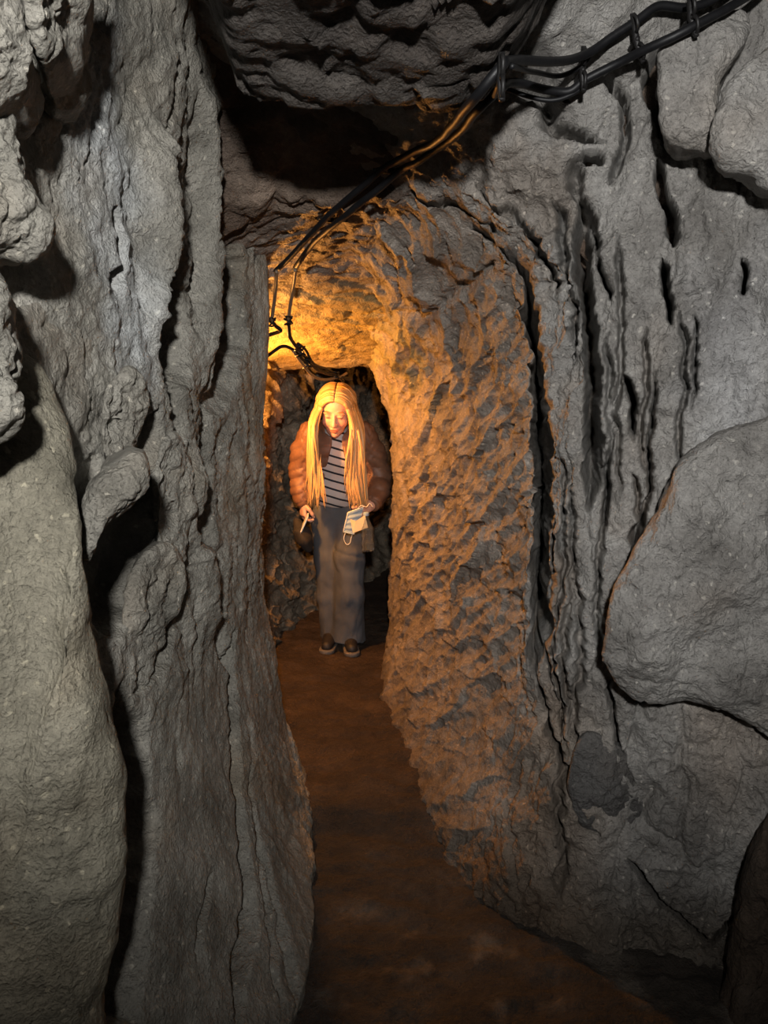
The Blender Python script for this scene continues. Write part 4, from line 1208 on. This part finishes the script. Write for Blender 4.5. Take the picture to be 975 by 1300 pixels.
# face mask pinched by its upper edge
MASK = simple_mat('blue_mask_fleece', (0.30, 0.42, 0.55), 0.9, 0.2, 120, 0.2)
WHITE = simple_mat('white_elastic', (0.78, 0.75, 0.68), 0.8, 0.1, 50)
LB = np.array([0.150, -0.262, 0.835])
mk = thing('face_mask', O + LB, 'crumpled pale blue face mask with dangling ear loop, pinched between her fingers', 'face mask')
us, vs_ = np.linspace(0, 1, 16), np.linspace(0, 1, 26)
A0, A1, B0, B1 = np.array([-0.072, -0.012, 0.010]), np.array([0.012, -0.008, 0.040]), np.array([-0.098, 0.0, -0.098]), np.array([-0.040, -0.010, -0.108])
G = np.zeros((16, 26, 3))
for i, a_ in enumerate(us):
    for j, b_ in enumerate(vs_):
        p = (A0 * (1 - a_) + A1 * a_) * (1 - b_) + (B0 * (1 - a_) + B1 * a_) * b_
        p = p + np.array([0.01 * math.sin(b_ * 3) * (a_ - 0.5), -0.010 * math.sin(a_ * math.pi) - 0.003 * math.sin(b_ * 26), 0])
        G[i, j] = p
gb = G + np.array([0, 0.0025, 0])
nq = 16 * 26; gf = grid_faces(16, 26); gi = np.arange(nq).reshape(16, 26)
ring = list(gi[:, 0]) + list(gi[-1, 1:]) + list(gi[::-1, -1][1:]) + list(gi[0, ::-1][1:-1])
fc = [tuple(map(int, q)) for q in gf] + [tuple(int(i) + nq for i in q[::-1]) for q in gf] + [(int(ring[i]), int(ring[(i + 1) % len(ring)]), int(nq + ring[(i + 1) % len(ring)]), int(nq + ring[i])) for i in range(len(ring))]
link('fabric', mesh_from('fabric', np.vstack([G.reshape(-1, 3), gb.reshape(-1, 3)]), fc), MASK, mk)
for pa, pb in ((A0, B0), (B0, B1), (A0, A1)):
    v, f = tube(catmull([pa, (pa + pb) / 2 + np.array([0, -0.004, 0]), pb], 12), 0.0035, 6)
    link('hem', mesh_from('hem', v, f), WHITE, mk)
v, f = tube(catmull([B0 + np.array([0.012, 0, 0]), (-0.096, -0.004, -0.135), (-0.083, -0.004, -0.166), (-0.064, -0.004, -0.160), (-0.056, -0.004, -0.130), B1 * 0.85 + B0 * 0.15], 30), 0.0022, 6)
link('ear_loop', mesh_from('ear_loop', v, f), WHITE, mk)
v, f = tube(catmull([A1 * .6 + A0 * .4, (0.0, -0.02, 0.050), (0.028, -0.02, 0.042), (0.045, -0.015, 0.060), (0.062, -0.012, 0.040)], 30), 0.0022, 6)
link('ear_loop', mesh_from('ear_loop', v, f), WHITE, mk)
# folded card
CARD = simple_mat('cream_card', (0.80, 0.66, 0.42), 0.8, 0.12, 14, color2=(0.70, 0.52, 0.30))
PRINT = simple_mat('card_print', (0.45, 0.24, 0.13), 0.8, 0.2, 60)
cd = thing('folded_card', O + LB + np.array([-0.02, -0.024, -0.048]), 'small cream printed leaflet with notched top, held in front of the mask', 'leaflet')
cp = [(-0.040, 0, 0.024), (-0.010, -0.004, 0.012), (0.040, 0, 0.046), (0.056, 0, -0.022), (-0.026, 0, -0.052)]
v, f = plate(cp, (0, -1, 0), 0.0022); link('sheet', mesh_from('sheet', v, f, False), CARD, cd)
cb = [(p[0] * 0.97, p[1] + 0.004, p[2] * 0.97 + 0.001) for p in cp]
v, f = plate(cb, (0, -1, 0), 0.0015); link('back_sheet', mesh_from('back_sheet', v, f, False), CARD, cd)
for k in range(4):
    t = 0.25 + k * 0.17
    a0 = np.array([-0.040, -0.0016, 0.024]) * (1 - t) + np.array([-0.026, -0.0016, -0.052]) * t
    b0 = np.array([0.040, -0.0016, 0.046]) * (1 - t) + np.array([0.056, -0.0016, -0.022]) * t
    q0, q1 = a0 * 0.82 + b0 * 0.18, a0 * (0.30 + 0.12 * (k % 2)) + b0 * (0.70 - 0.12 * (k % 2))
    up_ = np.array([0, 0, 0.0022])
    v, f = plate([q0, q1, q1 + up_, q0 + up_], (0, -1, 0), 0.0005); link('printed_line', mesh_from('printed_line', v, f, False), PRINT, cd)
# clear ribbed plastic bottle hanging below the hand
PLAST, nt, b, N, L = new_mat('clear_plastic')
b.inputs['Base Color'].default_value = (0.9, 0.94, 0.96, 1); b.inputs['Roughness'].default_value = 0.03
b.inputs['Transmission Weight'].default_value = 0.97; b.inputs['IOR'].default_value = 1.33
bo = thing('water_bottle', O + LB + np.array([0.040, -0.012, -0.205]), 'small clear ribbed plastic water bottle hanging below her hand', 'bottle')
zz_ = np.linspace(0, 1, 60)
rad = np.interp(zz_, [0, 0.02, 0.06, 0.62, 0.80, 0.86, 1.0], [0.018, 0.029, 0.033, 0.033, 0.016, 0.0125, 0.0125])
rad = rad + 0.0016 * np.sin(zz_ * 34) * ((zz_ > 0.06) & (zz_ < 0.64))
hgt = 0.215 * zz_
th = np.linspace(0, 2 * math.pi, 32, endpoint=False)
outer = np.stack([rad[None] * np.cos(th)[:, None], rad[None] * np.sin(th)[:, None], hgt[None] + 0 * th[:, None]], -1)
outer = outer * np.array([1, 1, 1]) + 0.004 * perlin(outer * 30)[..., None]
inr = np.maximum(rad - 0.0016, 0.004)
inner_ = np.stack([inr[::-1][None] * np.cos(th)[:, None], inr[::-1][None] * np.sin(th)[:, None], np.clip(hgt[::-1], 0.003, 1)[None] + 0 * th[:, None]], -1)
inner_ = inner_ + 0.004 * perlin(inner_ * 30)[..., None]
allp = np.concatenate([outer, inner_], 1)
link('bottle_body', mesh_from('bottle_body', allp, grid_faces(32, 120, True)), PLAST, bo)
v, f = tube(np.array([[0, 0, 0.198], [0, 0, 0.20], [0, 0, 0.216], [0, 0, 0.218]]), [0.014, 0.0155, 0.0155, 0.013], 20)
link('cap', mesh_from('cap', v, f), MASK, bo)
bo.rotation_euler = (0, math.radians(-4), 0)

# ------------------------------------------------------------------ hidden lamp in the recess behind the left jamb
LP = np.array([-0.69, 3.66, 1.60])
wl = bpy.data.objects.new('wall_lamp', None); COL.objects.link(wl)
wl.location = LP; wl['label'] = 'small caged bulb lamp fixed in the recess behind the rock edge'; wl['category'] = 'lamp'
GLOW, nt, b, N, L = new_mat('lamp_glow')
b.inputs['Emission Color'].default_value = (1.0, 0.5, 0.15, 1); b.inputs['Emission Strength'].default_value = 30
b.inputs['Base Color'].default_value = (1, 0.8, 0.5, 1)
a = np.linspace(0.02, math.pi - 0.02, 14)
prof = np.stack([0.026 * np.sin(a), 0.034 * -np.cos(a)], -1)
th = np.linspace(0, 2 * math.pi, 16, endpoint=False)
V = np.stack([prof[:, 0][None] * np.cos(th)[:, None], prof[:, 0][None] * np.sin(th)[:, None], np.broadcast_to(prof[:, 1], (16, 14))], -1)
link('bulb', mesh_from('bulb', V, grid_faces(16, 14, True)), GLOW, wl)
v, f = tube(np.array([[0, 0, 0.03], [0, 0, 0.07], [-0.05, 0.0, 0.085], [-0.16, 0.0, 0.085]]), [0.018, 0.02, 0.012, 0.012], 12)
link('socket', mesh_from('socket', v, f), CLIP, wl)
for k in range(4):
    t = k * math.pi / 2
    pth = np.array([[0.02 * math.cos(t), 0.02 * math.sin(t), 0.05], [0.045 * math.cos(t), 0.045 * math.sin(t), 0.01], [0.035 * math.cos(t), 0.035 * math.sin(t), -0.04], [0, 0, -0.055]])
    v, f = tube(catmull(pth, 14), 0.002, 6)
    link('cage_wire', mesh_from('cage_wire', v, f), CLIP, wl)
ll = bpy.data.lights.new('lamp_bulb_light', 'POINT')
ll.energy = 88
ll.color = (1.0, 0.40, 0.085)
ll.shadow_soft_size = 0.03
lo = bpy.data.objects.new('lamp_bulb_light', ll)
COL.objects.link(lo)
lo.location = LP + np.array([0.0, 0.0, -0.075])
